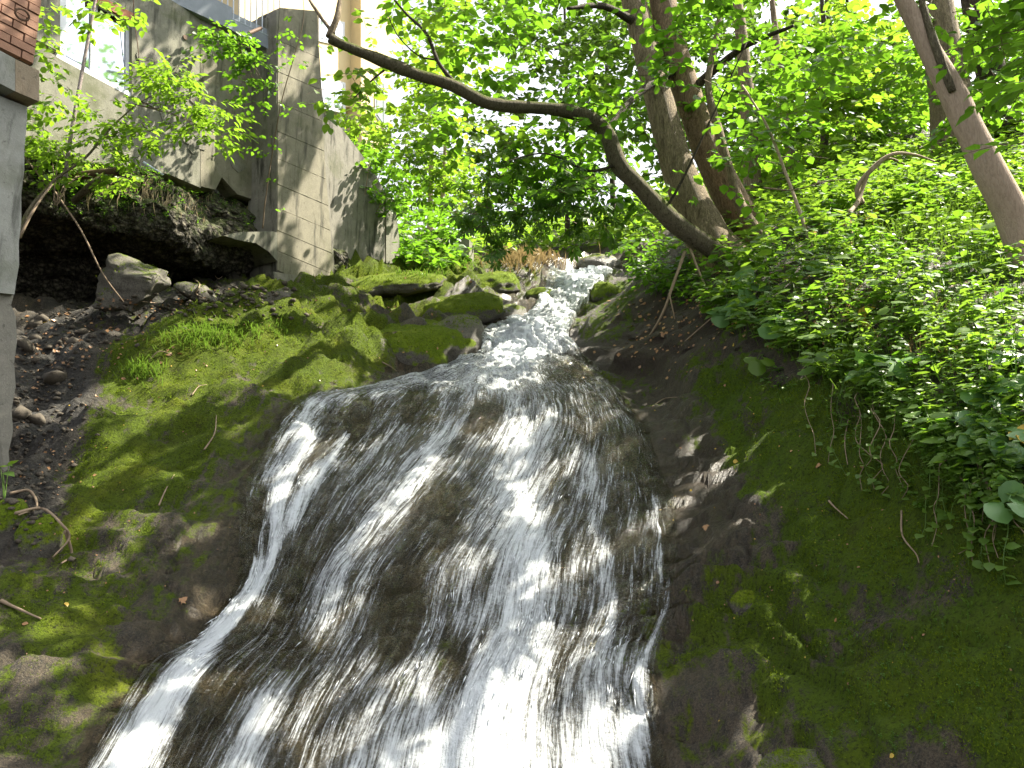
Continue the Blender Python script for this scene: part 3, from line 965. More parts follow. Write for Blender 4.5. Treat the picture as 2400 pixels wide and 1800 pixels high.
# --- arched concrete ledge left of the buttress
b = MB().prism([wpx_(x, y, .75) for x, y in [(524, 552), (560, 544), (640, 542), (650, 545), (650, 612), (630, 590), (600, 570), (560, 563)]], -WNRM * .9)
b.out('concrete_ledge', M['conc'], None, label='broken arched concrete ledge jutting left from the foot of the buttress', cat='ledge')

# --- near pier on the far left with the brickwork on it
PO = P(30, 400, 8.6); PO[2] = 0


def ppx(px, py, off=0.0): return wpx_(px, py, off, PO)


def pslab(poly, off, thick, m, name, parent=None, **tags):
    return MB().prism([ppx(x, y, off) for x, y in poly], -WNRM * thick).out(name, m, parent, **tags)


b = empty('concrete_pier', ppx(10, 1100), 'pale concrete pier at the left edge carrying a rust streaked lintel', 'pier')
pslab([(-420, -110), (36, 138), (36, 214), (-420, -20)], .22, .7, M['conc_pier'], 'lintel', b)
pslab([(36, 138), (92, 166), (92, 238), (36, 214)], .224, .7, M['rust_stain'], 'lintel', b, label='rust stained end of the lintel')
pslab([(-420, 60), (64, 250), (62, 300), (57, 350), (57, 400), (50, 455), (50, 520), (44, 570), (45, 620), (38, 660), (34, 690), (-420, 640)], .06, .6, M['conc_pier'], 'post', b)
pslab([(-420, 640), (33, 690), (26, 715), (37, 742), (40, 800), (33, 850), (37, 905), (27, 960), (31, 1010), (20, 1060), (24, 1100), (12, 1150), (-420, 1150)], .0, .6, M['conc_dark'], 'post', b, label='brown weathered lower post of the pier')
b = empty('brick_wall', ppx(40, 130), 'orange brown brick wall at the top left corner with a rusty ring', 'wall')
pslab([(-420, -460), (78, -200), (78, 152), (-420, -116)], .06, .4, M['mortar'], 'mortar', b)
p0 = ppx(78, 150, .10)
bh, bl, gap = .086, .26, .014
shared = {}
for row in range(17):
    h0 = row * (bh + gap)
    a = -(.0 if row % 2 else .135)
    first = row % 2 == 0
    for kx in range(6):
        L = .125 if (first and kx == 0) else bl
        e = 0 if kx == 0 else None
        end = p0 - WDIR * ((0 if kx == 0 else (.125 + gap if first else bl + gap) + (kx - 1) * (bl + gap)))
        o = end + UPV * (h0 + .012) + WNRM * random.uniform(-.012, .010)
        if proj(o)[0] < -160: continue
        key = round(L, 3)
        if key not in shared:
            m_ = MB().prism([(0, 0, 0), -WDIR * L, -WDIR * L + UPV * bh, UPV * bh], -WNRM * .07)
            me = mesh_data('brick', np.vstack(m_.v), m_.f); me.materials.append(M['brick']); shared[key] = me
        br = bpy.data.objects.new('brick', shared[key]); COL.objects.link(br); br.parent = b
        br.location = Vector(o - np.array(b.location))
        br.rotation_euler = (random.uniform(-.01, .01), random.uniform(-.02, .02), 0)
c = ppx(52, 34, .16)
th = np.linspace(0, 2 * math.pi, 15)
MB().tube([c + WDIR * .075 * math.cos(t) + UPV * .05 * math.sin(t) + WNRM * .02 * math.sin(t) for t in th], .013, 6).out('iron_ring', M['rust'], b)

# --- yellow house beyond the wing wall
HO = P(800, 300, 30.0)


def hpx(px, py, off=0.0): return wpx_(px, py, off, HO)


b = empty('yellow_house', hpx(800, 340), 'pale yellow rendered house with white windows seen behind the trees', 'house')


def hs(poly, off, th_, m, name, parent, **tags):
    return MB().prism([hpx(x, y, off) for x, y in poly], -WNRM * th_).out(name, m, parent, **tags)


hs([(560, -250), (850, -250), (850, 255), (560, 225)], 0, 4, M['yellow'], 'wall', b)
hs([(560, 225), (850, 255), (850, 345), (560, 345)], -.25, 3.5, M['white_render'], 'wall', b)
hs([(846, -250), (915, -150), (915, 330), (880, 300), (846, 250)], .55, 1.0, M['yellow'], 'bay', b)
hs([(846, 252), (880, 302), (915, 332), (900, 352), (850, 345), (846, 300)], .5, .7, M['yellow'], 'bay_base', b)
for (x0, y0, x1, y1), o in (((748, 36, 808, 96), .05), ((752, 178, 810, 252), .05), ((748, -120, 806, -40), .05)):
    w_ = hs([(x0, y0), (x1, y0 + 16), (x1, y1 + 14), (x0, y1)], o, .1, M['frame'], 'window', b)
    hs([(x0 + 6, y0 + 8), (x0 + 26, y0 + 13), (x0 + 26, y1 - 2), (x0 + 6, y1 - 7)], o + .02, .05, M['glass'], 'pane', w_)
    hs([(x0 + 33, y0 + 15), (x1 - 6, y0 + 20), (x1 - 6, y1 + 3), (x0 + 33, y1 - 1)], o + .02, .05, M['glass'], 'pane', w_)
w_ = hs([(880, 170), (912, 190), (912, 318), (880, 270)], .6, .1, M['frame'], 'window', b)
hs([(884, 184), (896, 192), (896, 286), (884, 268)], .63, .06, M['shutter'], 'shutter', w_)
hs([(899, 194), (909, 200), (909, 304), (899, 290)], .63, .06, M['shutter'], 'shutter', w_)

# --- leaning concrete post on the ledges
D = 21.0
MB().prism([P(1064, 668, D), P(1098, 668, D), P(1100, 562, D), P(1086, 556, D), P(1070, 570, D)], np.array([.1, .45, .02])).out('concrete_post', M['conc'], None, label='short broken concrete post standing on the mossy ledge', cat='post')

# ------------------------------------------------------------------ undercut conglomerate below the building
def cliff():
    na, nq = 250, 150
    aa = np.linspace(-7.5, 1.05, na)
    h0 = wpx_(400, 432)[2]
    prof = np.array([(-1.6, 1.0), (-.7, .75), (-.1, .35), (.22, .05), (.42, -.3), (.52, -.7), (.40, -1.0), (.05, -1.2), (-.5, -1.3), (-1.2, -1.5), (-1.75, -2.1), (-1.9, -2.9), (-1.9, -4.2)])
    pr = spline(prof, nq)
    V = np.zeros((na, nq, 3))
    for i, a in enumerate(aa):
        bulge = .22 * math.sin(a * 1.3) + .18 * math.sin(a * 3.1 + 1)
        low = smooth(-2.2, -4.0, a) * .35
        for j in range(nq):
            off, h = pr[j]
            V[i, j] = WO + WDIR * a + WNRM * (off + bulge * min(1, max(0, (h + 4) / 3)) - .15) + UPV * (h0 + h - low * (1 if h > -1.1 else .4))
    X = V.reshape(-1, 3)
    d1 = np.stack([fbm(X * 1.3 + 9 * k, 4, 100 + k) - .5 for k in range(3)], -1) * .62
    d2 = np.stack([fbm(X * 6.5 + 9 * k, 3, 110 + k) - .5 for k in range(3)], -1) * .17
    X = X + d1 + d2
    i = np.arange(na - 1)[:, None] * nq + np.arange(nq - 1)[None]
    Qd = np.stack([i, i + 1, i + nq + 1, i + nq], -1).reshape(-1, 4)
    obj('conglomerate_cliff', X, Qd, M['cong'], None, True, label='undercut pebbly cliff with a dark hollow beneath the concrete building', cat='cliff')
    return BVHTree.FromPolygons(X.tolist(), np.vstack([Qd[:, :3], Qd[:, [0, 2, 3]]]).tolist())


BVC = cliff()

# ------------------------------------------------------------------ rocks
_bm = None
import bmesh


def ico(sub):
    bm = bmesh.new(); bmesh.ops.create_icosphere(bm, subdivisions=sub, radius=1)
    V = np.array([v.co[:] for v in bm.verts]); F = np.array([[v.index for v in f.verts] for f in bm.faces])
    bm.free(); return V, F


ICO5, ICO4 = ico(5), ico(4)
ROCKTRI = [TG]; ROCKV = [G]; rock_n = len(G)


def unit_(v): return v / np.linalg.norm(v)


def rock(name, px, py, w, h, depth, m, label, rot=0.0, seed=0, rough=.35, layer=0.0, sink=.25, D=None, flat=.0, cat='rock', sub=5, group=None, cuts=0):
    """a rock that shows about w x h photo pixels, depth in multiples of its width"""
    global rock_n
    c = hitD(px, py)
    if D: c = P(px, py, D)
    s = c[1] / FPX
    rx_, rz = w * s / 2, h * s / 2
    V, F = (ICO5 if sub == 5 else ICO4)
    V = V.copy()
    rc = np.random.default_rng(seed + 100)
    for _ in range(cuts):                 # broken faces
        nv_ = unit_(rc.normal(0, 1, 3)); V = V - np.maximum(0, V @ nv_ - rc.uniform(.5, .82))[:, None] * nv_
    p = np.sign(V) * np.abs(V) ** .9
    nrm = V.copy()
    q = p * np.array([rx_, rx_ * depth, rz])
    f1 = fbm(q * (1.1 / max(rx_, .1)) + seed * 3.7, 4, seed) - .5
    f2 = fbm(q * 5 + seed, 3, seed + 5) - .5
    q = q * (1 + rough * 1.5 * f1)[:, None] + nrm * (f2 * .10 * min(1, rx_ * 2))[:, None]
    if layer:
        t = q[:, 2] / (rz * .45) + fbm(q * .9, 2, seed + 9) * 2
        fr_ = t - np.floor(t)
        q[:, :2] *= (1 - layer * .25 * (1 - smooth(.0, .5, fr_) * (1 - .5 * fr_)))[:, None]
    a = R(rot)
    ca, sa = math.cos(a), math.sin(a)
    q = np.column_stack([q[:, 0] * ca - q[:, 2] * sa, q[:, 1], q[:, 0] * sa + q[:, 2] * ca])
    q[:, 2] += q[:, 1] * .45          # lies on the slope
    X = q + c - np.array([0, 0, sink * rz])
    o = obj(name, X, F, m, None, True, label=label, cat=cat, group=group)
    ROCKV.append(X); ROCKTRI.append(F + rock_n); rock_n += len(X)
    return o


rock('boulder', 325, 668, 225, 165, .6, M['rock_bare'], 'big pale cracked boulder lying in the dark hollow under the cliff', -14, 4, .55, .5, 0, D=12.0, cat='boulder', cuts=14)
rock('boulder', 465, 690, 120, 60, .8, M['rock_bare'], 'low grey boulder behind the right end of the cracked pale boulder', -12, 8, .5, .2, 0, D=13.0, cat='boulder', sub=4, cuts=10)
rock('boulder', 130, 690, 110, 70, .8, M['rock_bare'], 'small rounded boulder at the back of the dark hollow near the pier', 5, 12, .5, .2, 0, cat='boulder', sub=4, cuts=10)
rock('boulder', 640, 705, 110, 60, .7, M['rock_bare'], 'grey rubble block at the foot of the concrete footing', 5, 15, .5, .2, 0, cat='boulder', sub=4, cuts=10)
rock('mossy_rock', 915, 775, 420, 150, .6, M['rock'], 'broad mossy ledge above the dark crack beside the stream', 3, 27, .7, .1, .75)
rock('mossy_rock', 1060, 785, 150, 110, .8, M['rock_wet'], 'dark wet snout of rock where the ledge meets the white cascade', 8, 30, .4, .1, .2)
rock('mossy_rock', 930, 655, 260, 60, .7, M['rock'], 'sunlit mossy shelf left of the broken concrete post', 6, 39, .55, .1, .5)
rock('mossy_rock', 1140, 668, 170, 80, .8, M['rock'], 'small mossy rock right of the broken concrete post', 10, 42, .45, .1, .2)
rock('mossy_rock', 1080, 715, 190, 80, .8, M['rock'], 'mossy stone between the two ledges at the bend of the stream', 6, 43, .5, .1, .3)
rock('wet_rock', 1190, 735, 90, 60, .8, M['rock_wet'], 'dark wet boulder at the left bank of the upper stream', 10, 45, .4, 0, .1, cat='rock', sub=4)
rock('wet_rock', 1262, 690, 70, 40, .8, M['rock'], 'small mossy rock splitting the upper stream', 5, 48, .4, 0, .1, cat='rock', sub=4)
rock('mossy_rock', 1430, 690, 110, 70, .8, M['rock'], 'mossy shoulder of rock on the right of the upper stream', -35, 51, .3, .1, .3)
rock('mossy_rock', 15, 1240, 95, 160, .9, M['rock'], 'mossy block at the foot of the pier on the left edge', 5, 54, .3, .1, .2)
rock('mossy_rock', 95, 1250, 105, 110, .8, M['rock'], 'dark mossy stone wedged beside the pier under curling roots', 0, 57, .35, 0, .2)
rock('wet_rock', 1400, 618, 110, 50, .7, M['rock_wet'], 'black rock step behind the topmost lip of the stream', 0, 60, .35, .1, .1, sub=4)
rock('flat_rock', 1930, 1815, 360, 150, .8, M['rock_bare'], 'pale flat rock at the bottom edge right of the fall', -10, 63, .4, .3, .5, cuts=10)
rock('mossy_rock', 1765, 1395, 100, 62, .8, M['rock_dark'], 'small green moss cushion stone right of the fall', 10, 66, .3, 0, .7, sub=4)
BVA = BVHTree.FromPolygons(np.vstack(ROCKV).tolist(), np.vstack(ROCKTRI).tolist())

# rubble and pebbles on the slope under the pier: too many to count
def pebbles():
    V, F = ico(1)
    Vs, Fs, k = [], [], 0
    for cx, cy_, sx, sy, nn, s0, s1 in ((110, 900, 75, 110, 330, .006, .035), (110, 880, 70, 110, 9, .05, .11), (170, 770, 120, 50, 150, .008, .045), (170, 780, 110, 40, 7, .07, .15), (420, 720, 200, 22, 160, .012, .05), (60, 1150, 60, 90, 140, .01, .035), (560, 692, 90, 22, 80, .02, .06)):
        for _ in range(nn):
            p, q = hit(rng.normal(cx, sx * .7), rng.normal(cy_, sy * .7), BVA)
            if p is None: continue
            s = rng.uniform(s0, s1) * (rng.random() ** .8 + .25)
            X = V * (1 + 1.0 * (rng.random((len(V), 1)) - .5)) * s * np.array([1.2, 1, .7])
            a = rng.uniform(0, 6.3); ca, sa = math.cos(a), math.sin(a)
            X = np.column_stack([X[:, 0] * ca - X[:, 1] * sa, X[:, 0] * sa + X[:, 1] * ca, X[:, 2]])
            Vs.append(X + p); Fs.append(F + k); k += len(V)
    obj('rubble', np.vstack(Vs), np.vstack(Fs), M['rubble'], None, False, kind='stuff', label='loose grey pebbles and rubble below the hollow and the pier', cat='rubble')


pebbles()

# ------------------------------------------------------------------ leaf shapes: x across, y along the leaf, z out of the upper face
def fan(outline, centre):
    V = np.array([centre] + outline, dtype=np.float64)
    n_ = len(outline)
    return V, np.array([(0, i + 1, (i + 1) % n_ + 1) for i in range(n_)])


def ovate(w=.33, cup=.05):
    V = np.array([(0, 0, 0), (0, .36, -cup), (0, .72, -cup * .8), (0, 1, -.14), (w * .9, .26, cup), (w * .88, .62, cup * .8), (-w * .9, .26, cup), (-w * .88, .62, cup * .8)])
    F = np.array([(0, 4, 1), (1, 4, 5), (1, 5, 2), (2, 5, 3), (0, 1, 6), (1, 7, 6), (1, 2, 7), (2, 3, 7)])
    return V, F


def diamond(w=.3):
    return np.array([(0, 0, 0), (w, .45, .05), (0, 1, -.12), (-w, .45, .05)]), np.array([(0, 1, 2), (0, 2, 3)])


def maple():
    o = []
    for a, r_ in ((-90, .12), (-52, .52), (-30, .34), (8, .78), (36, .46), (62, .72), (90, 1.0), (118, .72), (144, .46), (172, .78), (210, .34), (232, .52)):
        o.append((r_ * .62 * math.cos(R(a)) * 1.1, .32 + r_ * .66 * math.sin(R(a)), -.16 * r_ * r_ + .04))
    return fan(o, (0, .34, .0))


def heart(w=.5, droop=.16, serr=.035):
    o = []
    for i in range(18):
        a = 2 * math.pi * i / 18 - math.pi / 2
        x = math.cos(a) * w * (1.0 if math.sin(a) < .2 else 1 - .28 * (math.sin(a) - .2))
        y = .5 + .5 * math.sin(a)
        if i == 0: y = .16
        if i in (1, 17): y = -.02; x *= 1.3
        k = 1 + (serr if i % 2 else -serr)
        o.append((x * k, .5 + (y - .5) * k, -droop * (abs(x) / w) ** 2 * .7 - droop * max(0, y - .4) * 1.1 + .02 * (i % 2)))
    return fan(o, (0, .42, .03))


def lobed(w=.6):
    o = []
    for a, r_ in ((-90, .10), (-68, .46), (-40, .62), (-20, .54), (5, .70), (28, .60), (52, .74), (70, .72), (90, 1.0), (110, .72), (128, .74), (152, .60), (175, .70), (200, .54), (220, .62), (248, .46)):
        o.append((r_ * w * 1.05 * math.cos(R(a)), .34 + r_ * .66 * math.sin(R(a)), -.2 * r_ * r_ * abs(math.cos(R(a))) - .10 * max(0, r_ * math.sin(R(a))) + .03))
    return fan(o, (0, .36, .02))


def palmate(nl=6):
    Vs, Fs, k = [], [], 0
    for i in range(nl):
        a = R(-105 + 210 * i / (nl - 1))
        L = .95 - .3 * abs(i - (nl - 1) / 2) / ((nl - 1) / 2)
        c, s_ = math.cos(a), math.sin(a)
        pts = np.array([(0, .05, 0), (.17, .62, -.08), (0, 1, -.30), (-.17, .62, -.08), (0, .6, -.13)]) * np.array([1, L, 1])
        q = np.column_stack([pts[:, 0] * c + pts[:, 1] * s_, -pts[:, 0] * s_ + pts[:, 1] * c, pts[:, 2]])
        Vs.append(q); Fs.append(np.array([(0, 1, 4), (1, 2, 4), (4, 2, 3), (0, 4, 3)]) + k); k += 5
    return np.vstack(Vs) * .62, np.vstack(Fs)


SHAPES = {'ovate': ovate(), 'narrow': ovate(.2), 'round': ovate(.42, .04), 'diamond': diamond(.36), 'maple': maple(), 'heart': heart(), 'lobed': lobed(), 'palmate': palmate()}


def frames(axis, up):
    y = axis / (np.linalg.norm(axis, axis=1)[:, None] + 1e-9)
    x = np.cross(y, up); x /= np.linalg.norm(x, axis=1)[:, None] + 1e-9
    return x, y, np.cross(x, y)


def leaf_mesh(shape, pos, axis, up, size):
    V, F = SHAPES[shape]
    x, y, z = frames(axis, up)
    q = pos[:, None] + size[:, None, None] * (x[:, None] * V[None, :, :1] + y[:, None] * V[None, :, 1:2] + z[:, None] * V[None, :, 2:3])
    k = len(V)
    return q.reshape(-1, 3), (F[None] + (np.arange(len(pos)) * k)[:, None, None]).reshape(-1, 3)


_leafme = {}


def leaf_objects(shape, m, pos, axis, up, size, parent, name='leaf'):
    key = (shape, m.name)
    if key not in _leafme:
        me = mesh_data('leaf_' + shape, *SHAPES[shape]); me.materials.append(m); _leafme[key] = me
    x, y, z = frames(axis, up)
    base = np.array(parent.location) if parent.parent is None else np.array(parent.location) + np.array(parent.parent.location)
    for i in range(len(pos)):
        o = bpy.data.objects.new(name, _leafme[key]); COL.objects.link(o); o.parent = parent
        s = size[i]; l = pos[i] - base
        o.matrix_local = Matrix(((x[i, 0] * s, y[i, 0] * s, z[i, 0] * s, l[0]), (x[i, 1] * s, y[i, 1] * s, z[i, 1] * s, l[1]), (x[i, 2] * s, y[i, 2] * s, z[i, 2] * s, l[2]), (0, 0, 0, 1)))


def unit(v):
    v = np.asarray(v, dtype=np.float64)
    return v / (np.linalg.norm(v, axis=-1, keepdims=True) + 1e-9)


class Leaves:
    """leaves carried on short twigs"""
    def __init__(self): self.p, self.a, self.u, self.s, self.tw = [], [], [], [], []

    def spray(self, c, d, L, nl, size, droop=.35, tilt=.35, width=1.0):
        d = unit(d); side = unit(np.cross(d, (0, 0, 1.0)))
        end = c + d * L + np.array([0, 0, -droop * L * .5])
        mid = (c + end) / 2 + np.array([0, 0, .06 * L])
        self.tw.append((c, mid, end))
        for i in range(nl):
            t = (i + .6) / nl
            q = (1 - t) ** 2 * c + 2 * t * (1 - t) * mid + t * t * end
            sg = 1 if i % 2 else -1
            ax = unit(d * rng.uniform(.35, .9) + side * sg * rng.uniform(.5, 1.0) * width + np.array([0, 0, -droop * rng.uniform(.2, 1.3)])) if i < nl - 1 else unit(d + np.array([0, 0, -droop]))
            up = unit(np.array([0, 0, 1.0]) + rng.normal(0, tilt, 3))
            s = size * rng.uniform(.6, 1.2)
            self.p.append(q + ax * s * .12); self.a.append(ax); self.u.append(up); self.s.append(s)

    def arr(self): return np.array(self.p), np.array(self.a), np.array(self.u), np.array(self.s)

    def twigs(self, r0=.006):
        V, F, k = [], [], 0
        for c, m_, e in self.tw:
            pts = np.array([c, m_, e])
            v, f = tube_vf(pts, [r0, r0 * .7, r0 * .35], 3)
            V.append(v); F.append(f[:len(f) - 6] + k); k += len(v)
        return np.vstack(V), np.vstack(F)

    def build(self, parent, shape, m, n_single=0, name='foliage', twig_m=None, r0=.006, cull=True):
        p, a, u, s = self.arr()
        keep = ~in_light(p) | (not cull)
        p, a, u, s = p[keep], a[keep], u[keep], s[keep]
        if n_single:
            x, y = proj(p)
            f = p[:, 1] * CP + p[:, 2] * SP
            vis = (x > 10) & (x < 2390) & (y > 10) & (y < 1790)
            sc_ = np.where(vis, s / f, 0)
            # the nearest in view, with some spread
            idx = np.argsort(-sc_)[:n_single]
            leaf_objects(shape, m, p[idx], a[idx], u[idx], s[idx], parent)
            rest = np.ones(len(p), bool); rest[idx] = False
        else:
            rest = np.ones(len(p), bool)
        V, F = leaf_mesh(shape, p[rest], a[rest], u[rest], s[rest])
        obj(name, V, F, m, parent, False, kind='stuff')
        if len(self.tw) and cull:
            mids = np.array([t_[1] for t_ in self.tw]); gone = in_light(mids)
            self.tw = [t_ for t_, g_ in zip(self.tw, gone) if not g_]
        V, F = self.twigs(r0)
        obj('twigs', V, F, twig_m or M['twig'], parent, False, kind='stuff')


# places kept sunlit by gaps cut in the leaves along the sun rays: (px, py, radius in metres)
LIT = [(520, 780, .6), (690, 760, .65), (610, 740, .6), (400, 900, .55), (300, 930, .4), (560, 860, .4), (800, 720, .5), (640, 820, .4), (880, 770, .4), (900, 640, .9), (1000, 650, .7), (830, 690, .4), (1010, 725, .3), (760, 880, .3), (720, 560, .25), (740, 420, .3), (700, 470, .22),
       (770, 500, .5), (820, 350, .7), (440, 370, .45), (300, 320, .5), (560, 300, .3), (180, 200, .6), (400, 200, .45),
       (1300, 760, .8), (1250, 785, .7), (1200, 812, .5), (1270, 745, .6), (1190, 850, .4), (1330, 700, .7), (1370, 660, 1.2), (1230, 840, .35), (1180, 920, .25),
       (1250, 1150, .22), (1310, 1100, .2), (1190, 1030, .22), (1110, 1010, .15), (960, 1180, .22), (1000, 1120, .12), (1400, 1440, .22), (1300, 1500, .17), (1140, 1730, .3), (1380, 1760, .3), (1010, 1750, .15), (720, 1060, .16), (680, 1110, .13),
       (1530, 1220, .20), (1460, 1280, .17), (1540, 1330, .12), (860, 1270, .14), (800, 1430, .14), (1260, 1380, .13), (1350, 1320, .12), (640, 1190, .12), (590, 1440, .1), (430, 1600, .16), (330, 1750, .2),
       (380, 960, .25), (290, 1010, .2), (330, 1210, .12), (230, 1330, .16), (110, 1540, .2), (450, 1250, .11), (480, 1420, .12), (150, 1460, .15), (310, 700, .18), (360, 640, .15), (250, 1100, .16), (120, 960, .22), (90, 830, .25),
       (2100, 540, .9), (2000, 480, .7), (2250, 580, .7), (1900, 560, .35), (2350, 700, .5), (2330, 480, .6), (2080, 640, .45), (2250, 800, .3), (1960, 570, .25), (2350, 900, .3), (2300, 960, .3), (2380, 1050, .25), (2200, 950, .3), (2120, 760, .4), (2250, 850, .35), (1720, 710, .25), (1860, 790, .2), (2120, 840, .3)]
_lp, _lr = [], []
for x_, y_, r_ in LIT:
    q_, _n = hit(x_, y_, BVA)
    cq, _n2 = hit(x_, y_, BVC)
    if y_ < 640 and x_ < 900:                      # on the walls
        q_ = wpx_(x_, y_, .7 if x_ > 650 else 0)
    if q_ is None: continue
    _lp.append(q_); _lr.append(max(r_, .17) * 1.1)
r5 = np.random.default_rng(12)
for k in range(46):
    x_, y_ = r5.uniform(560, 1500), r5.uniform(950, 1800)
    if x_ < 1000 and r5.random() < .5: continue
    q_, _n = hit(x_, y_, BVA)
    if q_ is not None: _lp.append(q_); _lr.append(r5.uniform(.08, .2))
for k in range(30):
    x_, y_ = r5.uniform(60, 600), r5.uniform(900, 1700)
    q_, _n = hit(x_, y_, BVA)
    if q_ is not None: _lp.append(q_); _lr.append(r5.uniform(.07, .15))
for k in range(34):
    x_, y_ = r5.uniform(1850, 2400), r5.uniform(420, 900)
    q_, _n = hit(x_, y_, BVA)
    if q_ is not None: _lp.append(q_ + np.array([0, 0, .2])); _lr.append(r5.uniform(.25, .5))
for x_, y_, d_, r_ in ((2370, 500, 8.4, .2), (2320, 400, 8.4, .17), (2270, 300, 8.4, .17), (2190, 140, 8.4, .17), (2330, 130, 8.5, .2), (2250, 60, 9, .2), (1700, 330, 13, .4), (1760, 120, 13, .4), (1600, 470, 14.8, .3), (1660, 590, 14.8, .25), (1560, 260, 15.2, .3),
                       (1300, 120, 14, .8), (1120, 280, 13.5, .7), (1420, 250, 14, .6), (1200, 440, 14.5, .5), (1380, 420, 14, .6), (1500, 130, 14.5, .5), (470, 270, 11.3, .6), (350, 200, 11.2, .4)):
    _lp.append(P(x_, y_, d_)); _lr.append(r_)
_lp, _lr = np.array(_lp), np.array(_lr)


def in_light(p, f=1.0):
    out = np.zeros(len(p), bool)
    wob = .7 + .8 * fbm(p * 3.1, 3, 201)
    for q, r_ in zip(_lp, _lr):
        v = p - q
        t = v @ SUN
        d = np.linalg.norm(v - t[:, None] * SUN, axis=1)
        out |= (t > .25) & (d < r_ * f * wob)
    return out


def limb(pts, r0, r1, m, name, parent, sides=12, seed=1, rough=.25, n=None, **tags):
    pts = np.asarray(pts)
    n = n or max(8, int(np.linalg.norm(np.diff(pts, axis=0), axis=1).sum() / .12))
    q = spline(pts, min(n, 90))
    rr = np.interp(np.linspace(0, 1, len(q)), np.linspace(0, 1, len(np.atleast_1d(r0))), np.atleast_1d(r0)) if r1 is None else np.linspace(r0, r1, len(q))
    rr = np.array(rr); 
    V, F = tube_vf(q, rr, sides, seed, rough)
    return obj(name, V, F, m, parent, True, **tags)


def sample_region(regs, N):
    """N (px, py, D) drawn from ellipses (cx, cy, rx, ry, angle, D0, D1, weight)"""
    w = np.array([r_[7] * r_[2] * r_[3] for r_ in regs]); w = w / w.sum()
    out = []
    for k in rng.choice(len(regs), N, p=w):
        cx, cy_, rx_, ry_, an, d0, d1, _ = regs[k]
        while True:
            u, v = rng.uniform(-1, 1, 2)
            if u * u + v * v < 1: break
        u *= rx_; v *= ry_; a = R(an)
        out.append((cx + u * math.cos(a) - v * math.sin(a), cy_ + u * math.sin(a) + v * math.cos(a), rng.uniform(d0, d1)))
    return out


def in_polys(px, py, polys):
    for pl in polys:
        c = False
        for (x1, y1), (x2, y2) in zip(pl, pl[1:] + pl[:1]):
            if (y1 > py) != (y2 > py) and px < (x2 - x1) * (py - y1) / (y2 - y1) + x1: c = not c
        if c: return True
    return False


# bright openings of sky, wall and house kept free of the near leaves
OPEN = [[(880, 60), (960, 40), (1000, 120), (930, 260), (960, 420), (1010, 470), (930, 480), (880, 330)],
        [(1150, 110), (1210, 130), (1180, 190), (1120, 180)], [(1260, 515), (1460, 535), (1460, 680), (1200, 680), (1210, 590)]]


TRUNKS = [[(1500, 20), (1580, 20), (1640, 230), (1700, 400), (1830, 590), (1640, 600), (1560, 420), (1510, 240), (1470, 20)], [(1340, 240), (1440, 300), (1480, 380), (1600, 490), (1720, 620), (1660, 640), (1480, 470), (1390, 330)], [(770, 60), (880, 110), (1120, 210), (1300, 235), (1370, 260), (1340, 300), (1100, 265), (860, 165), (760, 110)], [(2090, 0), (2150, 0), (2400, 560), (2400, 640), (2180, 220)]]


def fill(lv, regs, N, size, L=(.35, .7), nl=(6, 10), droop=.35, tilt=.35, dirv=None, keep_open=.85):
    for px, py, D in sample_region(regs, N):
        if in_polys(px, py, OPEN) and rng.random() < keep_open: continue
        if D < 15.6 and in_polys(px, py + 15, TRUNKS) and rng.random() < .82: continue
        c = P(px, py, D)
        d = np.array([rng.normal(0, 1), rng.normal(-.3, .8), rng.normal(-.1, .25)]) if dirv is None else np.array(dirv) + rng.normal(0, .5, 3)
        lv.spray(c, d, rng.uniform(*L), rng.integers(*nl), size, droop, tilt)


# --- twin trunk tree on the right bank
base = P(1680, 600, 15.2)
t = empty('twin_tree', base, 'big twin trunked tree leaning left over the stream from the right bank', 'tree')
limb([P(1715, 650, 15.0), P(1655, 545, 15.2), P(1590, 400, 15.4), P(1545, 240, 15.6), P(1500, 60, 15.8), P(1475, -80, 16), P(1490, -320, 16.4), P(1560, -600, 17)], [.60, .40, .32, .29, .27, .25, .2, .12], None, M['bark_brown'], 'trunk', t, 18, 3, .16)
limb([P(1800, 610, 15.6), P(1750, 530, 15.7), P(1670, 380, 15.8), P(1610, 220, 15.9), P(1560, 40, 16), P(1555, -90, 16.2), P(1620, -330, 16.6), P(1760, -600, 17)], [.55, .36, .30, .29, .28, .26, .2, .12], None, M['bark_orange'], 'trunk', t, 18, 5, .14)
limb([P(1815, 600, 14.9), P(1770, 540, 14.9), P(1730, 470, 15), P(1690, 330, 15), P(1660, 200, 15.2), P(1680, 80, 15.2), P(1700, -60, 15.4)], [.17, .13, .11, .09, .07, .06, .04], None, M['bark_brown'], 'stem', t, 10, 8, .2)
for i, (x0, y0, x1, y1, d0, d1) in enumerate(((1470, -80, 1150, -260, 16, 13), (1560, -60, 1900, -300, 16, 12.5), (1500, 60, 1330, 20, 15.8, 14.5), (1590, 160, 1400, 330, 15.9, 14), (1610, 220, 1860, 60, 15.9, 14.5), (1560, -200, 2200, -420, 16, 11), (1490, -320, 1250, -520, 16.4, 14))):
    limb([P(x0, y0, d0), P((x0 + x1) / 2, (y0 + y1) / 2 - 25, (d0 + d1) / 2), P(x1, y1, d1)], .10, .03, M['bark_dark'], 'limb', t, 7, 20 + i)
lv = Leaves()
fill(lv, [(1400, 120, 330, 190, 0, 12.5, 17, 1.0), (1250, 330, 260, 160, 10, 13.5, 17.5, 1.1), (1450, 380, 200, 110, 0, 13, 15, .8), (1640, 200, 170, 220, 0, 12.5, 14.8, .45), (1750, 90, 260, 130, 0, 12.5, 15.5, .6), (1650, 390, 120, 130, 0, 13, 14.8, .3), (1080, 90, 150, 130, 0, 13, 16, .45)], 1150, .20, (.4, .8), (6, 10))
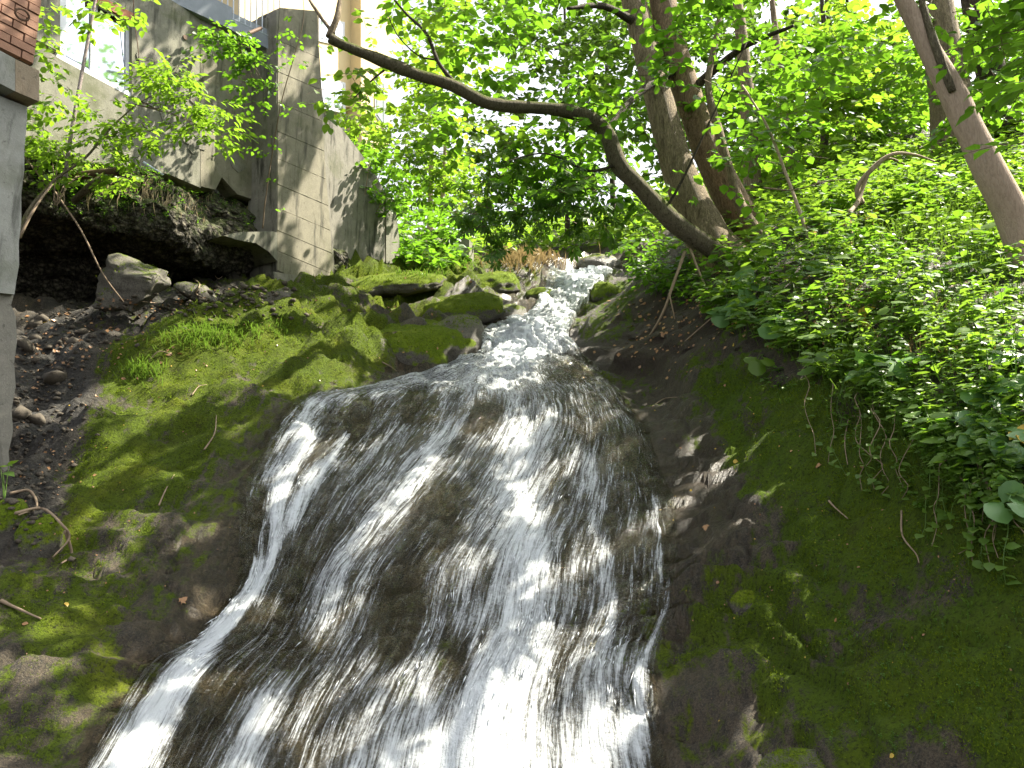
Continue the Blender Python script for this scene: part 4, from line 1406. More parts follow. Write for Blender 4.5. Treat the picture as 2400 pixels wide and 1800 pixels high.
lv.build(t, 'round', M['leaf_mid'], 260, r0=.007)
lv = Leaves()
fill(lv, [(1230, 455, 240, 105, 5, 13, 15.5, 1), (1320, 510, 190, 60, 0, 13, 15, 1.2), (1180, 410, 200, 90, 0, 13.5, 15.5, .8), (1440, 470, 120, 100, 0, 13, 15, .8), (1190, 560, 90, 40, 0, 13, 15, .6)], 230, .32, (.4, .8), (4, 7), .6, .3, keep_open=.97)
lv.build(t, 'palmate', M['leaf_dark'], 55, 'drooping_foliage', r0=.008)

# --- long crooked leaning tree reaching across to the left
t = empty('leaning_tree', P(1730, 650, 14.3), 'crooked mossy leaning tree reaching out low across the stream to the left', 'tree')
main = [P(1745, 660, 14.3), P(1690, 600, 14.2), P(1590, 530, 14.0), P(1500, 440, 13.8), P(1450, 385, 13.7), P(1418, 310, 13.6), P(1370, 272, 13.4), P(1290, 255, 13.2), P(1180, 248, 13.0), P(1120, 232, 12.8), P(1060, 200, 12.6), P(970, 172, 12.4), P(890, 140, 12.2), P(810, 108, 12.0), P(772, 88, 11.9)]
limb(main, [.20, .18, .16, .145, .135, .13, .12, .11, .105, .10, .10, .095, .095, .09, .085], None, M['bark_moss'], 'trunk', t, 12, 31, .3, 110)
limb([main[-1], P(790, 40, 11.9), P(800, -20, 12), P(830, -200, 12.2)], .06, .02, M['bark_brown'], 'limb', t, 8, 32)
limb([P(782, 80, 11.9), P(745, 30, 12), P(715, -20, 12.1), P(650, -160, 12.2)], .035, .012, M['bark_brown'], 'limb', t, 7, 33)
limb([P(1080, 212, 12.6), P(1030, 150, 12.6), P(1000, 80, 12.7), P(950, 30, 12.8), P(900, -30, 12.8)], .04, .014, M['bark_dark'], 'limb', t, 6, 34)
limb([P(1022, 140, 12.6), P(980, 130, 12.5), P(930, 80, 12.4), P(900, 10, 12.3)], .018, .006, M['bark_dark'], 'limb', t, 5, 35)
limb([P(900, 165, 12.1), P(870, 190, 12.0), P(825, 235, 11.9)], .022, .007, M['bark_dark'], 'limb', t, 5, 36)
limb([P(1450, 385, 13.7), P(1380, 400, 13.4), P(1280, 360, 13.1), P(1180, 380, 12.8)], .03, .008, M['bark_dark'], 'limb', t, 5, 37)
limb([P(1560, 490, 13.9), P(1600, 420, 13.8), P(1680, 250, 13.8), P(1750, 100, 13.8)], .03, .01, M['bark_dark'], 'limb', t, 5, 38)
lv = Leaves()
fill(lv, [(1080, 120, 160, 120, 20, 11.5, 13.5, .7), (830, 215, 80, 50, -20, 11.5, 12.5, 1.2), (780, 60, 90, 60, 0, 11.5, 12.5, .55), (1150, 320, 130, 60, 0, 11.8, 13.5, 1), (960, 250, 80, 50, 0, 12, 13, .5), (1300, 170, 120, 80, 0, 11.8, 13.3, .7)], 150, .17, (.3, .55), (5, 9))
lv.build(t, 'round', M['leaf_bright'], 120, r0=.005)

# --- smooth pale tree at the right edge
t = empty('pale_tree', P(2420, 640, 8.6), 'smooth pink grey tree slanting up at the right edge of the bank', 'tree')
limb([P(2460, 700, 8.7), P(2412, 600, 8.6), P(2370, 500, 8.55), P(2318, 400, 8.5), P(2275, 310, 8.5), P(2235, 225, 8.5), P(2190, 140, 8.5), P(2150, 60, 8.5), P(2110, -20, 8.5), P(2040, -200, 8.6), P(1930, -520, 8.9), P(1800, -900, 9.4)],
     [.26, .19, .17, .158, .148, .14, .12, .105, .095, .09, .08, .06], None, M['bark_pale'], 'trunk', t, 16, 41, .10, 100)
limb([P(2232, 215, 8.38), P(2212, 160, 8.36), P(2185, 85, 8.37), P(2165, 20, 8.42), P(2150, -60, 8.5)], [.035, .05, .045, .04, .03], None, M['bark_moss'], 'torn_limb', t, 8, 42, .3)
limb([P(2110, -20, 8.5), P(2400, -300, 7.5), P(2900, -500, 6.5)], .07, .03, M['bark_pale'], 'limb', t, 8, 43)
limb([P(2040, -200, 8.6), P(1600, -500, 8), P(1100, -700, 8)], .07, .03, M['bark_pale'], 'limb', t, 8, 44)
lv = Leaves()
fill(lv, [(2330, 130, 110, 70, 0, 7.5, 9.5, .9), (2280, 40, 130, 50, 0, 8, 10, .8), (2150, 180, 60, 60, 0, 9, 10, .3), (2350, 40, 80, 40, 0, 7.5, 8.2, .5)], 60, .15, (.3, .5), (6, 9))
# leaf sprays added above the picture, set on sun rays to shade the fall
SHADE = [(1050, 1300, 760, 560, 0, 1.0), (1900, 1200, 600, 700, 0, 1.15), (1680, 1150, 230, 280, 0, 3.2), (300, 1300, 400, 500, 0, 1.0), (1600, 760, 320, 160, 0, 1.0), (900, 980, 400, 120, 0, .9), (150, 800, 250, 150, 0, .8), (500, 560, 300, 140, 0, 1.0)]
high = []
w_ = np.array([a[2] * a[3] * a[5] for a in SHADE]); w_ /= w_.sum()
for k in rng.choice(len(SHADE), 6500, p=w_):
    cx, cy_, rx_, ry_, an, _ = SHADE[k]
    while True:
        u, v = rng.uniform(-1, 1, 2)
        if u * u + v * v < 1: break
    q, _n = hit(cx + u * rx_, cy_ + v * ry_, BVA)
    if q is None: continue
    for tt in (rng.uniform(5.5, 12), rng.uniform(10, 17)):
        c = q + SUN * tt
        x_, y_ = proj(c)
        inside = 0 < x_ < 2400 and -60 < y_ < 1800 and c[1] > 1
        if inside: continue
        high.append(c); break
for k in range(900):            # more added sprays, to shade the pier and the grey walls
    px, py = ((rng.uniform(-100, 70), rng.uniform(100, 1000)), (rng.uniform(60, 660), rng.uniform(-60, 460)), (rng.uniform(650, 930), rng.uniform(0, 640)))[k % 3]
    q = ppx(px, py, .1) if k % 3 == 0 else wpx_(px, py, .0 if k % 3 == 1 else .7)
    c = q + SUN * rng.uniform(7, 15)
    x_, y_ = proj(c)
    if not (0 < x_ < 2400 and -60 < y_ < 1800): high.append(c); high.append(c + rng.normal(0, .3, 3))
for c in high:
    if rng.random() < .62:
        lv.spray(c, rng.normal(0, 1, 3) * np.array([1, 1, .2]), rng.uniform(.4, .8), rng.integers(5, 9), .19, .25, .3)
lv.build(t, 'ovate', M['leaf_mid'], 160, r0=.006)

# --- wood beyond: trees on the slope, each with its own trunk and crown
def wood_tree(name, x, y, D, top, width, lean, label, crown, N, leaf, shape, m, bark, size, group=None, nl=(6, 10), L=(.5, 1.1), r=None, single=0):
    b_ = P(x, y, D)
    t_ = empty(name, b_, label, 'tree', group)
    r = r or width * D / FPX / 2
    p1 = b_ + np.array([lean * (top - b_[2]) if top > b_[2] else 0, 0, 0]); 
    mid = (b_ + p1) / 2 + np.array([rng.normal(0, .15), 0, 0])
    p1[2] = top; mid[2] = (b_[2] + top) / 2
    limb([b_ - np.array([0, 0, .4]), b_ + (mid - b_) * .3, mid, p1], [r * 1.3, r, r * .8, r * .45], None, bark, 'trunk', t_, 8, int(x), .15)
    lv_ = Leaves()
    fill(lv_, crown, N, size, L, nl, .3, .45)
    lv_.build(t_, shape, m, single, r0=.010)
    return t_


wt = wood_tree
t = empty('woodland_tree', (15.5, 12.5, 4.5), 'broad leafy tree added outside the picture on the right bank', 'tree')  # unseen tree put in for the window reflection and to cut sky light
limb([(15.5, 12.5, 4.0), (15.3, 12.4, 7), (15, 12.2, 9.5), (14.6, 12, 12)], .25, .08, M['bark_brown'], 'trunk', t, 10, 77)
lv = Leaves()
for k in range(420):
    v = unit(rng.normal(0, 1, 3)) * rng.random() ** .33
    lv.spray(np.array([14.6, 12.2, 9.2]) + v * np.array([3.4, 4.5, 3.0]), rng.normal(0, 1, 3) * np.array([1, 1, .3]), rng.uniform(.6, 1.1), rng.integers(6, 10), .28, .3, .4)
lv.build(t, 'round', M['leaf_mid'], 0, r0=.008)
wt('woodland_tree', 2245, 330, 19, 17, 110, -.02, 'thick brown trunked tree behind the pale slanting tree', [(2250, 60, 190, 90, 0, 17, 20, 1), (2300, 240, 130, 60, 0, 16, 18, .7)], 130, 0, 'round', M['leaf_mid'], M['bark_brown'], .22, None, single=40)
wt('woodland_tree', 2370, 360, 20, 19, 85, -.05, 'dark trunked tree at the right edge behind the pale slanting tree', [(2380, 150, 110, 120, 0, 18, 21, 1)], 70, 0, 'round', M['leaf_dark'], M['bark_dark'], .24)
wt('woodland_tree', 1770, 500, 21, 18, 42, -.03, 'grey trunked tree just right of the twin trunks', [(1790, 220, 150, 170, 0, 18, 22, 1)], 190, 0, 'round', M['leaf_mid'], M['bark_brown'], .24, None, single=40)
wt('woodland_tree', 1860, 420, 24, 19, 24, -.04, 'thin grey tree in the light gap right of the twin trunks', [(1900, 190, 150, 150, 0, 21, 25, 1)], 190, 0, 'round', M['leaf_bright'], M['bark_brown'], .26, None, single=40)
wt('woodland_tree', 1930, 400, 26, 20, 20, .06, 'slender dark tree with a slight right lean in the wood', [(1980, 120, 170, 140, 0, 22, 28, 1)], 210, 0, 'round', M['leaf_bright'], M['bark_dark'], .28)
wt('woodland_tree', 2030, 380, 27, 20, 18, -.02, 'slender dark tree between the light gap and the pale slanting tree', [(2080, 200, 130, 150, 0, 22, 28, 1)], 190, 0, 'round', M['leaf_mid'], M['bark_dark'], .26)
wt('woodland_tree', 1970, 330, 36, 30, 16, .0, 'distant sunlit tree filling the gap above the right slope', [(1900, 250, 260, 200, 0, 32, 40, 1)], 330, 0, 'diamond', M['leaf_far'], M['bark_dark'], .42, None)
wt('woodland_tree', 2230, 280, 36, 32, 16, .0, 'distant leafy tree at the top right of the slope', [(2250, 170, 250, 170, 0, 30, 38, 1)], 300, 0, 'diamond', M['leaf_far'], M['bark_dark'], .42, None)
wt('woodland_tree', 1600, 470, 40, 34, 16, .0, 'distant leafy tree behind the twin trunks', [(1580, 180, 260, 230, 0, 32, 42, 1)], 420, 0, 'diamond', M['leaf_far'], M['bark_dark'], .46, None)
wt('woodland_tree', 1330, 540, 42, 32, 12, .0, 'distant leafy tree above the head of the stream', [(1290, 250, 200, 230, 0, 36, 44, 1), (1150, 420, 110, 110, 0, 36, 42, .8)], 330, 0, 'diamond', M['leaf_far'], M['bark_dark'], .46, None)
wt('woodland_tree', 1440, 540, 44, 38, 14, .0, 'tall distant tree filling the sky above the twin trunks', [(1420, 20, 330, 130, 0, 34, 44, 1), (1750, 0, 250, 90, 0, 32, 42, .9), (1180, 0, 160, 90, 0, 34, 42, .5)], 420, 0, 'diamond', M['leaf_far'], M['bark_dark'], .46, None)
# slender pale saplings in the glare
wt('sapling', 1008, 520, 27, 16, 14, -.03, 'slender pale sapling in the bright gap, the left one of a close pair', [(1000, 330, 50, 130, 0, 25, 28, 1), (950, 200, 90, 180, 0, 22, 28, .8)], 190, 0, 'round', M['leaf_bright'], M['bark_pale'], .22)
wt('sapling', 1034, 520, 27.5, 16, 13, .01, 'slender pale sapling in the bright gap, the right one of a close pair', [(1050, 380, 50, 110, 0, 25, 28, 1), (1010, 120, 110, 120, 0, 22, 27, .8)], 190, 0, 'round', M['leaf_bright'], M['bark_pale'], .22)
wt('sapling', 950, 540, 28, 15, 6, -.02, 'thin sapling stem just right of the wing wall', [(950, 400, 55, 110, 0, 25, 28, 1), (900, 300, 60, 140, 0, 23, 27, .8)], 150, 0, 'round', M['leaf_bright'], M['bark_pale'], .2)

# --- shrubs
def shrub(name, x, y, D, label, crown, N, size, shape, m, stems, group=None, single=0, sm=None, L=(.25, .5), r=.014, cat='shrub'):
    b_ = P(x, y, D)
    t_ = empty(name, b_, label, cat, group)
    for i in range(stems):
        q = sample_region(crown, 1)[0]
        e = P(*q)
        limb([b_ + rng.normal(0, .04, 3), b_ * .55 + e * .45 + np.array([0, 0, .1]), e], r, r * .3, sm or M['dead'], 'stem', t_, 5, i, .1, 8)
    lv_ = Leaves()
    fill(lv_, crown, N, size, L, (5, 9), .35, .45, keep_open=0)
    lv_.build(t_, shape, m, single, r0=.004, cull=False)
    return t_


shrub('leafy_shrub', 832, 628, 18.2, 'many stemmed shrub growing against the wing wall', [(890, 420, 70, 60, 10, 17.5, 19.5, 1), (850, 370, 50, 40, 0, 18, 19.5, .8), (930, 480, 40, 30, 0, 18, 19.5, .6)], 130, .18, 'ovate', M['leaf_mid'], 11, None, 60, r=.022)
shrub('leafy_shrub', 860, 390, 24, 'bright bush peeping over the top of the wing wall', [(850, 320, 70, 45, 10, 21, 25, 1), (800, 260, 50, 30, 0, 21, 25, .5)], 70, .2, 'ovate', M['leaf_bright'], 5)
shrub('leafy_shrub', 980, 600, 22, 'spreading green bush between the wing wall and the concrete post', [(990, 540, 90, 45, 0, 20, 24, 1), (1050, 510, 60, 50, 0, 20, 24, 1), (950, 500, 50, 40, 0, 20, 24, 1)], 150, .2, 'ovate', M['leaf_mid'], 9)
shrub('leafy_shrub', 1060, 520, 30, 'sunlit bush in the glare behind the concrete post', [(1060, 440, 90, 70, 0, 28, 33, 1), (1150, 500, 60, 50, 0, 28, 33, 1)], 120, .26, 'ovate', M['leaf_bright'], 6)
shrub('leafy_shrub', 1210, 640, 26, 'dry grassy bush at the head of the stream', [(1220, 605, 70, 26, 0, 25, 28, 1)], 40, .2, 'narrow', M['grass_dry'], 5)
shrub('leafy_shrub', 1540, 640, 17, 'dark low bush at the foot of the leaning tree', [(1500, 600, 70, 50, -20, 15.5, 18, 1), (1580, 640, 60, 40, 0, 14, 16, 1)], 60, .16, 'ovate', M['leaf_dark'], 5)

# --- left: sapling with white stem and the leafy arching branch in front of the building
t = empty('birch_sapling', P(160, 430, 11.2), 'pale pink stemmed sapling in front of the window', 'sapling')
limb([P(152, 420, 11.2), P(166, 320, 11.2), P(185, 210, 11.2), P(205, 100, 11.2), P(220, 20, 11.2), P(232, -60, 11.2)], .030, .020, M['bark_birch'], 'stem', t, 8, 51, .05)
lv = Leaves()
fill(lv, [(230, 40, 60, 35, 0, 10.8, 11.6, 1), (100, 50, 30, 60, 0, 10.8, 11.6, .8), (110, 130, 45, 50, 0, 10.8, 11.6, .6), (130, 240, 60, 60, 0, 10.8, 11.6, .8), (250, 260, 60, 50, 0, 10.8, 11.6, .6), (340, 30, 50, 30, 0, 10.8, 11.6, .4)], 70, .14, (.2, .35), (5, 8))
lv.build(t, 'ovate', M['leaf_bright'], 60, r0=.003, cull=False)
t = empty('arching_sapling', P(40, 545, 10.6), 'sapling arching from the pier with light green leaves across the grey wall', 'sapling')
limb([P(38, 560, 10.4), P(70, 490, 10.5), P(130, 420, 10.7), P(200, 370, 10.9), P(260, 300, 11.1), P(322, 242, 11.3)], .030, .010, M['bark_moss'], 'stem', t, 7, 52, .1)
for i, e in enumerate(((420, 260, 11.3), (470, 300, 11.4), (540, 330, 11.6), (330, 380, 10.9), (430, 210, 11.3))):
    limb([P(318, 245, 11.3) if i != 3 else P(240, 325, 11.0), P((318 + e[0]) / 2, (240 + e[1]) / 2 - 8, 11.3), P(*e)], .008, .003, M['twig'], 'branch', t, 5, 60 + i, .1, 10)
lv = Leaves()
fill(lv, [(400, 200, 80, 40, 10, 10.9, 11.6, 1), (470, 270, 90, 50, 25, 11, 11.8, 1.1), (530, 320, 50, 30, 20, 11.2, 11.8, .9), (330, 330, 70, 50, 0, 10.6, 11.3, .8), (380, 160, 50, 30, 0, 11, 11.6, .5), (230, 310, 50, 40, 0, 10.6, 11.3, .5)], 170, .13, (.25, .45), (6, 10), .4, .3)
lv.build(t, 'narrow', M['leaf_bright'], 220, r0=.003, cull=False)
shrub('ledge_plant', 560, 110, 14.2, 'leafy plant rooted on the edge of the landing slab', [(530, 85, 40, 26, 20, 13.8, 14.4, 1), (570, 120, 60, 28, 25, 13.8, 14.4, 1), (500, 115, 40, 18, 0, 13.8, 14.4, .8), (610, 190, 45, 60, 0, 14.0, 14.5, .45)], 75, .13, 'ovate', M['leaf_mid'], 5, None, 90, r=.008, cat='plant')
t = empty('climbing_stem', P(618, 520, 15.0), 'thin climbing stem leaning on the left edge of the buttress', 'vine')
limb([P(616, 535, 15.0), P(622, 470, 15.0), P(640, 350, 15.0), P(662, 230, 14.9), P(690, 130, 14.8), P(712, 40, 14.7), P(705, -40, 14.6)], .016, .006, M['twig'], 'stem', t, 6, 71, .1)
lv = Leaves()
fill(lv, [(650, 230, 50, 130, 10, 14.5, 15, 1), (700, 90, 40, 80, 0, 14.3, 14.8, 1), (630, 400, 30, 110, 0, 14.6, 15, .5)], 34, .09, (.15, .3), (4, 6))
lv.build(t, 'round', M['leaf_mid'], 70, r0=.003, cull=False)
t = empty('hanging_cable', wpx_(320, 10, .1), 'thin black cable hanging down the wall right of the window', 'cable')
limb([wpx_(312, -40, .05), wpx_(314, 40, .08), wpx_(322, 100, .1), wpx_(330, 182, .08)], .008, .007, M['rust'], 'wire', t, 6, 72, .0)
shrub('leafy_shrub', 130, 470, 10.9, 'bushy weeds at the top of the cliff beside the pier', [(150, 380, 70, 50, 0, 10.7, 12, 1), (250, 400, 60, 40, 0, 11, 12.2, .8), (110, 330, 40, 60, 0, 10.8, 12, .8), (300, 430, 60, 25, 10, 11.5, 12.3, .6)], 120, .10, 'ovate', M['leaf_bright'], 8, None, 60, L=(.15, .3), r=.008)

# --- rusty pipes, pale pipe, sticks in front of the cliff
b_ = MB(); pipe = [P(150, 418, 12.0), P(215, 408, 11.7), P(280, 402, 11.4)]
ax = unit(pipe[2] - pipe[1])
V, F = tube_vf(np.array(pipe), .062, 14); b_.add(V, F[:-14].tolist())
V, F = tube_vf(np.array([pipe[2] + ax * .002, pipe[2] - ax * .25]), [.050, .050], 14)
ring = 14
o = b_.out('drain_pipe', M['rust'], None, True, label='rusty drain pipe stub with an open mouth sticking out above the cliff', cat='pipe')
MB().tube([pipe[2] + ax * .004, pipe[2] + ax * .012], .045, 14).out('mouth', mat_plain('pipe_mouth_shade', (.01, .008, .006), .9), None)  # near-black disc painted as the shade inside the pipe
mo = bpy.data.objects['mouth']; mo.parent = o
b_ = MB(); b_.tube([P(172, 472, 11.6), P(215, 432, 11.5), P(250, 408, 11.5)], .05, 10).out('log', M['bark_moss'], None, True, label='short mossy log propped under the rusty drain pipe', cat='log')
MB().tube([wpx_(336, 380, .12), wpx_(382, 410, .14)], .022, 8).out('pale_pipe', M['pipe_blue'], None, True, label='thin pale blue pipe at the foot of the grey wall', cat='pipe')
for nm, pts, r0, lb in (('leaning_stick', [P(128, 448, 11.3), P(190, 540, 11.2), P(240, 640, 11.2), P(290, 708, 11.4)], .014, 'long pale stick leaning from the cliff top onto the boulder'),
                        ('leaning_stick', [P(46, 558, 10.2), P(80, 490, 10.3), P(122, 432, 10.5)], .02, 'pale branch leaning against the pier below the lintel'),
                        ('leaning_stick', [P(56, 365, 11), P(90, 410, 11.2), P(118, 440, 11.3)], .012, 'short light stick at the top of the cliff next to the pier')):
    limb(pts, r0, r0 * .6, M['dead'], nm, None, 6, 80, .15, label=lb, cat='stick')

# ------------------------------------------------------------------ plants of the right bank
BANK = [[(1620, 640), (1760, 590), (1850, 560), (1950, 430), (2400, 380), (2400, 1240), (2300, 1210), (2180, 1100), (2080, 980), (1960, 920), (1850, 850), (1750, 800), (1640, 740)]]
SLOPE = [[(1780, 330), (1850, 300), (2400, 200), (2400, 480), (1950, 520), (1860, 570), (1800, 540)]]


def rand_in(polys, N, out=False):
    xs = [p[0] for pl in polys for p in pl]; ys_ = [p[1] for pl in polys for p in pl]
    r_ = []
    while len(r_) < N:
        x, y = rng.uniform(min(xs), max(xs)), rng.uniform(min(ys_), max(ys_))
        if in_polys(x, y, polys): r_.append((x, y))
    return r_


def herb(p, nrm, h, nl, size, lv, lean=None):
    """leaves around one upright or leaning stem; returns the stem"""
    up = unit(np.array([0, 0, 1.0]) * .8 + nrm * .5 + rng.normal(0, .18, 3))
    top = p + up * h
    bend = nrm * .12 * h
    pts = [p - up * .02, p + up * h * .5 + bend, top]
    a0 = rng.uniform(0, 6.3)
    for i in range(nl):
        t = .3 + .7 * (i + 1) / nl
        q = p + up * h * t + bend * (1 - abs(2 * t - 1))
        a = a0 + i * 2.4
        d = unit(np.array([math.cos(a), math.sin(a), .15]) + np.array([0, -.25, 0]))
        s = size * rng.uniform(.65, 1.15) * (1.1 - .3 * t)
        lv.p.append(q + d * s * .2); lv.a.append(d + np.array([0, 0, -rng.uniform(.1, .5)])); lv.u.append(unit(np.array([0, -.25, 1.0]) + nrm * .3 + rng.normal(0, .25, 3))); lv.s.append(s)
    lv.tw.append(tuple(pts))
    return pts


def ground_cover():
    A, Bc, Cc = Leaves(), Leaves(), Leaves()
    for x, y in rand_in(BANK, 1700):
        p, nn = hit(x, y, BVA)
        if p is None: continue
        sc_ = max(.75, p[1] / 8.5)
        tgt = A if rng.random() < .72 else Bc
        herb(p, nn, rng.uniform(.06, .42) * sc_, rng.integers(4, 8), rng.choice([.06, .085, .12, .16], p=[.3, .3, .27, .13]) * rng.uniform(.8, 1.2) * sc_, tgt)
    for x, y in rand_in(SLOPE, 1100):
        p, nn = hit(x, y, BVA)
        if p is None: continue
        herb(p, nn, rng.uniform(.15, .5), rng.integers(4, 7), rng.uniform(.16, .26) * p[1] / 16, A if rng.random() < .5 else Cc)
    for x, y in rand_in([[(1430, 470), (1800, 330), (1800, 560), (1660, 610), (1480, 590)]], 420):
        p, nn = hit(x, y, BVA)
        if p is None: continue
        herb(p, nn, rng.uniform(.3, .9), rng.integers(5, 8), rng.uniform(.2, .34) * p[1] / 22, A if rng.random() < .5 else Cc)
    for x, y in rand_in([[(1100, 535), (1500, 500), (1520, 595), (1100, 610)]], 420):
        p, nn = hit(x, y, BVA)
        if p is None or in_polys(x, y, [[(1290, 592), (1440, 585), (1440, 650), (1280, 650)]]): continue
        herb(p, nn, rng.uniform(.3, .9), rng.integers(5, 8), rng.uniform(.2, .34) * p[1] / 24, Cc)
    for x, y in rand_in([[(2400, 200), (2800, 150), (2850, 1000), (2400, 1240)]], 420):      # and on along the bank to the right
        p, nn = hit(x, y, BVA)
        if p is None: continue
        sc_ = max(.75, p[1] / 8.5)
        herb(p, nn, rng.uniform(.06, .42) * sc_, rng.integers(4, 8), rng.choice([.085, .12, .16]) * sc_, A)
    # thinner cover down the mossy face and along the foot of the trees
    for polys, N, s0 in (([[(1850, 830), (2080, 960), (2400, 1210), (2400, 1330), (2150, 1200), (1900, 980), (1750, 880)]], 190, .05), ([[(1450, 600), (1640, 640), (1700, 740), (1600, 720), (1480, 680)]], 170, .08), ([[(840, 560), (1060, 560), (1100, 640), (940, 640)]], 150, .1),
                         ([[(1900, 1250), (2400, 1250), (2400, 1800), (1950, 1750)]], 170, .022)):
        for x, y in rand_in(polys, N):
            p, nn = hit(x, y, BVA)
            if p is None: continue
            sc_ = p[1] / 8.5
            herb(p, nn, rng.uniform(.04, .22) * sc_ * (s0 / .07), rng.integers(3, 6), s0 * rng.uniform(.7, 1.3) * sc_, Bc)
    for lv_, sh, m, nm, lb in ((A, 'ovate', M['leaf_bank'], 'ground_cover', 'dense green leafy ground cover over the right bank'), (Bc, 'round', M['leaf_mid'], 'undergrowth', 'small round leaved undergrowth between the bank plants'), (Cc, 'ovate', M['leaf_bright'], 'slope_cover', 'light green leafy cover on the slope under the trees')):
        p, a, u, s = lv_.arr()
        V, F = leaf_mesh(sh, p, a, u, s)
        V2, F2 = lv_.twigs(.0035)
        o = obj(nm, np.vstack([V, V2]), np.vstack([F, F2 + len(V)]), m, None, False, kind='stuff', label=lb, cat='undergrowth')


ground_cover()

# single leafy plants one can pick out: stem and leaves as parts
def plant(x, y, h, nl, size, shape, m, label, group=None, cat='plant', name='leafy_plant', stem=True):
    p, nn = hit(x, y, BVA)
    if p is None: return None
    t_ = empty(name, p, label, cat, group)
    lv_ = Leaves()
    pts = herb(p, nn, h, nl, size, lv_)
    pp, a, u, s = lv_.arr()
    leaf_objects(shape, m, pp, a, u, s, t_)
    V, F = tube_vf(spline(pts, 7), np.linspace(.006, .003, 7), 5)
    obj('stem', V, F, M['leaf_bank'], t_)
    return t_


def zone(x, y, i):
    w = ('under the trunk of the pale slanting tree' if x > 2230 and y < 760 else 'round the crooked dead branch high on the bank' if y < 560 else 'beside the bases of the twin trunks' if x < 1800 and y < 700
         else 'along the dark undercut edge of the bank' if x < 1960 else 'above the large round leaves at the right edge' if x > 2200 and y < 930 else 'low among the trailing stems' if y > 930 else 'on the middle of the leafy bank')
    k = 'ovate leaved' if i % 3 else 'heart leaved'
    return ('small %s green herb growing %s' % (k, w), '%s herbs %s' % (k, w))


for i, (x, y) in enumerate(rand_in(BANK, 130)):
    p, nn = hit(x, y, BVA)
    if p is None: continue
    s_ = max(.75, p[1] / 8.5)
    plant(x, y, rng.uniform(.22, .5) * s_, int(rng.integers(5, 9)), rng.uniform(.12, .22) * s_, 'ovate' if i % 3 else 'heart', M['leaf_bank'], *zone(x, y, i))


def big_plant(name, label, leaves, m, shape, foot, cat='plant'):
    """leaves: (px, py, depth, size, direction angle in the picture, facing)"""
    f, nn = hit(*foot, BVA)
    t_ = empty(name, f, label, cat)
    for (x, y, D, s, an, tilt) in leaves:
        hq, _h = hit(x, y, BVA)
        if hq is not None: D = hq[1] - .10 - (.045 if s > .24 else .025) * hq[1]
        c = P(x, y, D)
        ax = np.array([math.cos(R(an)), -.35, math.sin(R(an))])
        up = unit(np.array([0, -tilt, 1.0]) + rng.normal(0, .12, 3))
        pos = c - unit(ax) * s * .4
        leaf_objects(shape, m, pos[None], ax[None], up[None], np.array([s]), t_)
        limb([f, f * .4 + pos * .6 + np.array([0, 0, .02]), pos], .005, .003, m, 'stalk', t_, 5, 3, 0, 8)
    return t_


B = M['leaf_big']
big_plant('broad_leaf_plant', 'broad leaved plant with pale shining leaves above darker herbs right of the tree bases', [(1905, 582, 11.2, .34, 195, .25), (1975, 562, 11.2, .33, 40, .2), (1950, 600, 11.1, .3, -30, .35), (1915, 618, 11.0, .28, 215, .5), (1990, 588, 11.0, .26, 5, .3)], B, 'heart', (1950, 660))
big_plant('broad_leaf_plant', 'broad leaved plant with four soft leaves high on the dark bank edge', [(1735, 655, 12.0, .42, 60, .7), (1700, 672, 12, .34, 190, .6), (1775, 668, 11.9, .36, -10, .6), (1752, 690, 11.8, .3, -60, .8)], B, 'heart', (1755, 720))
big_plant('broad_leaf_plant', 'drooping broad leaved plant hanging over the edge of the dark undercut bank', [(1688, 722, 11.6, .36, 200, .6), (1720, 718, 11.6, .4, 30, .6), (1768, 705, 11.6, .38, 20, .5), (1690, 745, 11.4, .26, 260, .9), (1790, 745, 11.2, .32, 10, .6), (1828, 738, 11.0, .34, 0, .6), (1845, 752, 10.9, .3, 300, .8), (1808, 768, 10.8, .3, 230, .8)], B, 'heart', (1780, 760))
big_plant('broad_leaf_plant', 'pair of light heart shaped leaves low on the mossy bank face', [(1765, 842, 9.8, .19, 190, .9), (1775, 858, 9.7, .20, 260, 1.2), (1798, 845, 9.7, .16, 330, .8)], M['leaf_bright'], 'heart', (1790, 830))
big_plant('butterbur', 'large angular leaved plant with pale leaves spreading flat in the middle of the bank', [(2020, 872, 7.6, .36, 200, .35), (2085, 836, 7.6, .46, 170, .25), (2150, 836, 7.6, .44, 10, .25), (2045, 845, 7.7, .36, 150, .2), (2110, 862, 7.5, .30, -60, .5)], B, 'lobed', (2085, 950))
big_plant('butterbur', 'cluster of large round leaves at the right edge of the bank', [(2300, 925, 5.9, .24, 200, .8), (2345, 898, 5.9, .25, 20, .6), (2352, 945, 5.8, .2, -30, .9), (2385, 900, 5.7, .23, 30, .6), (2325, 905, 5.95, .2, 100, .4), (2280, 978, 5.8, .20, 195, .9), (2330, 985, 5.8, .23, -10, .9), (2250, 985, 5.85, .17, 170, .7)], B, 'heart', (2370, 1000))
big_plant('butterbur', 'lower hanging group of round leaves at the right edge', [(2290, 1035, 5.6, .22, 250, 1.1), (2350, 1040, 5.6, .22, 300, 1.0), (2395, 1010, 5.5, .22, 0, .8), (2380, 1060, 5.5, .16, 270, 1)], B, 'heart', (2390, 1040))
big_plant('butterbur', 'few pale round leaves dangling lowest at the right edge of the bank', [(2345, 1195, 5.15, .16, 200, 1), (2370, 1160, 5.15, .14, 80, .7), (2390, 1185, 5.1, .15, 330, 1), (2362, 1135, 5.2, .12, 120, .5)], B, 'heart', (2400, 1120))
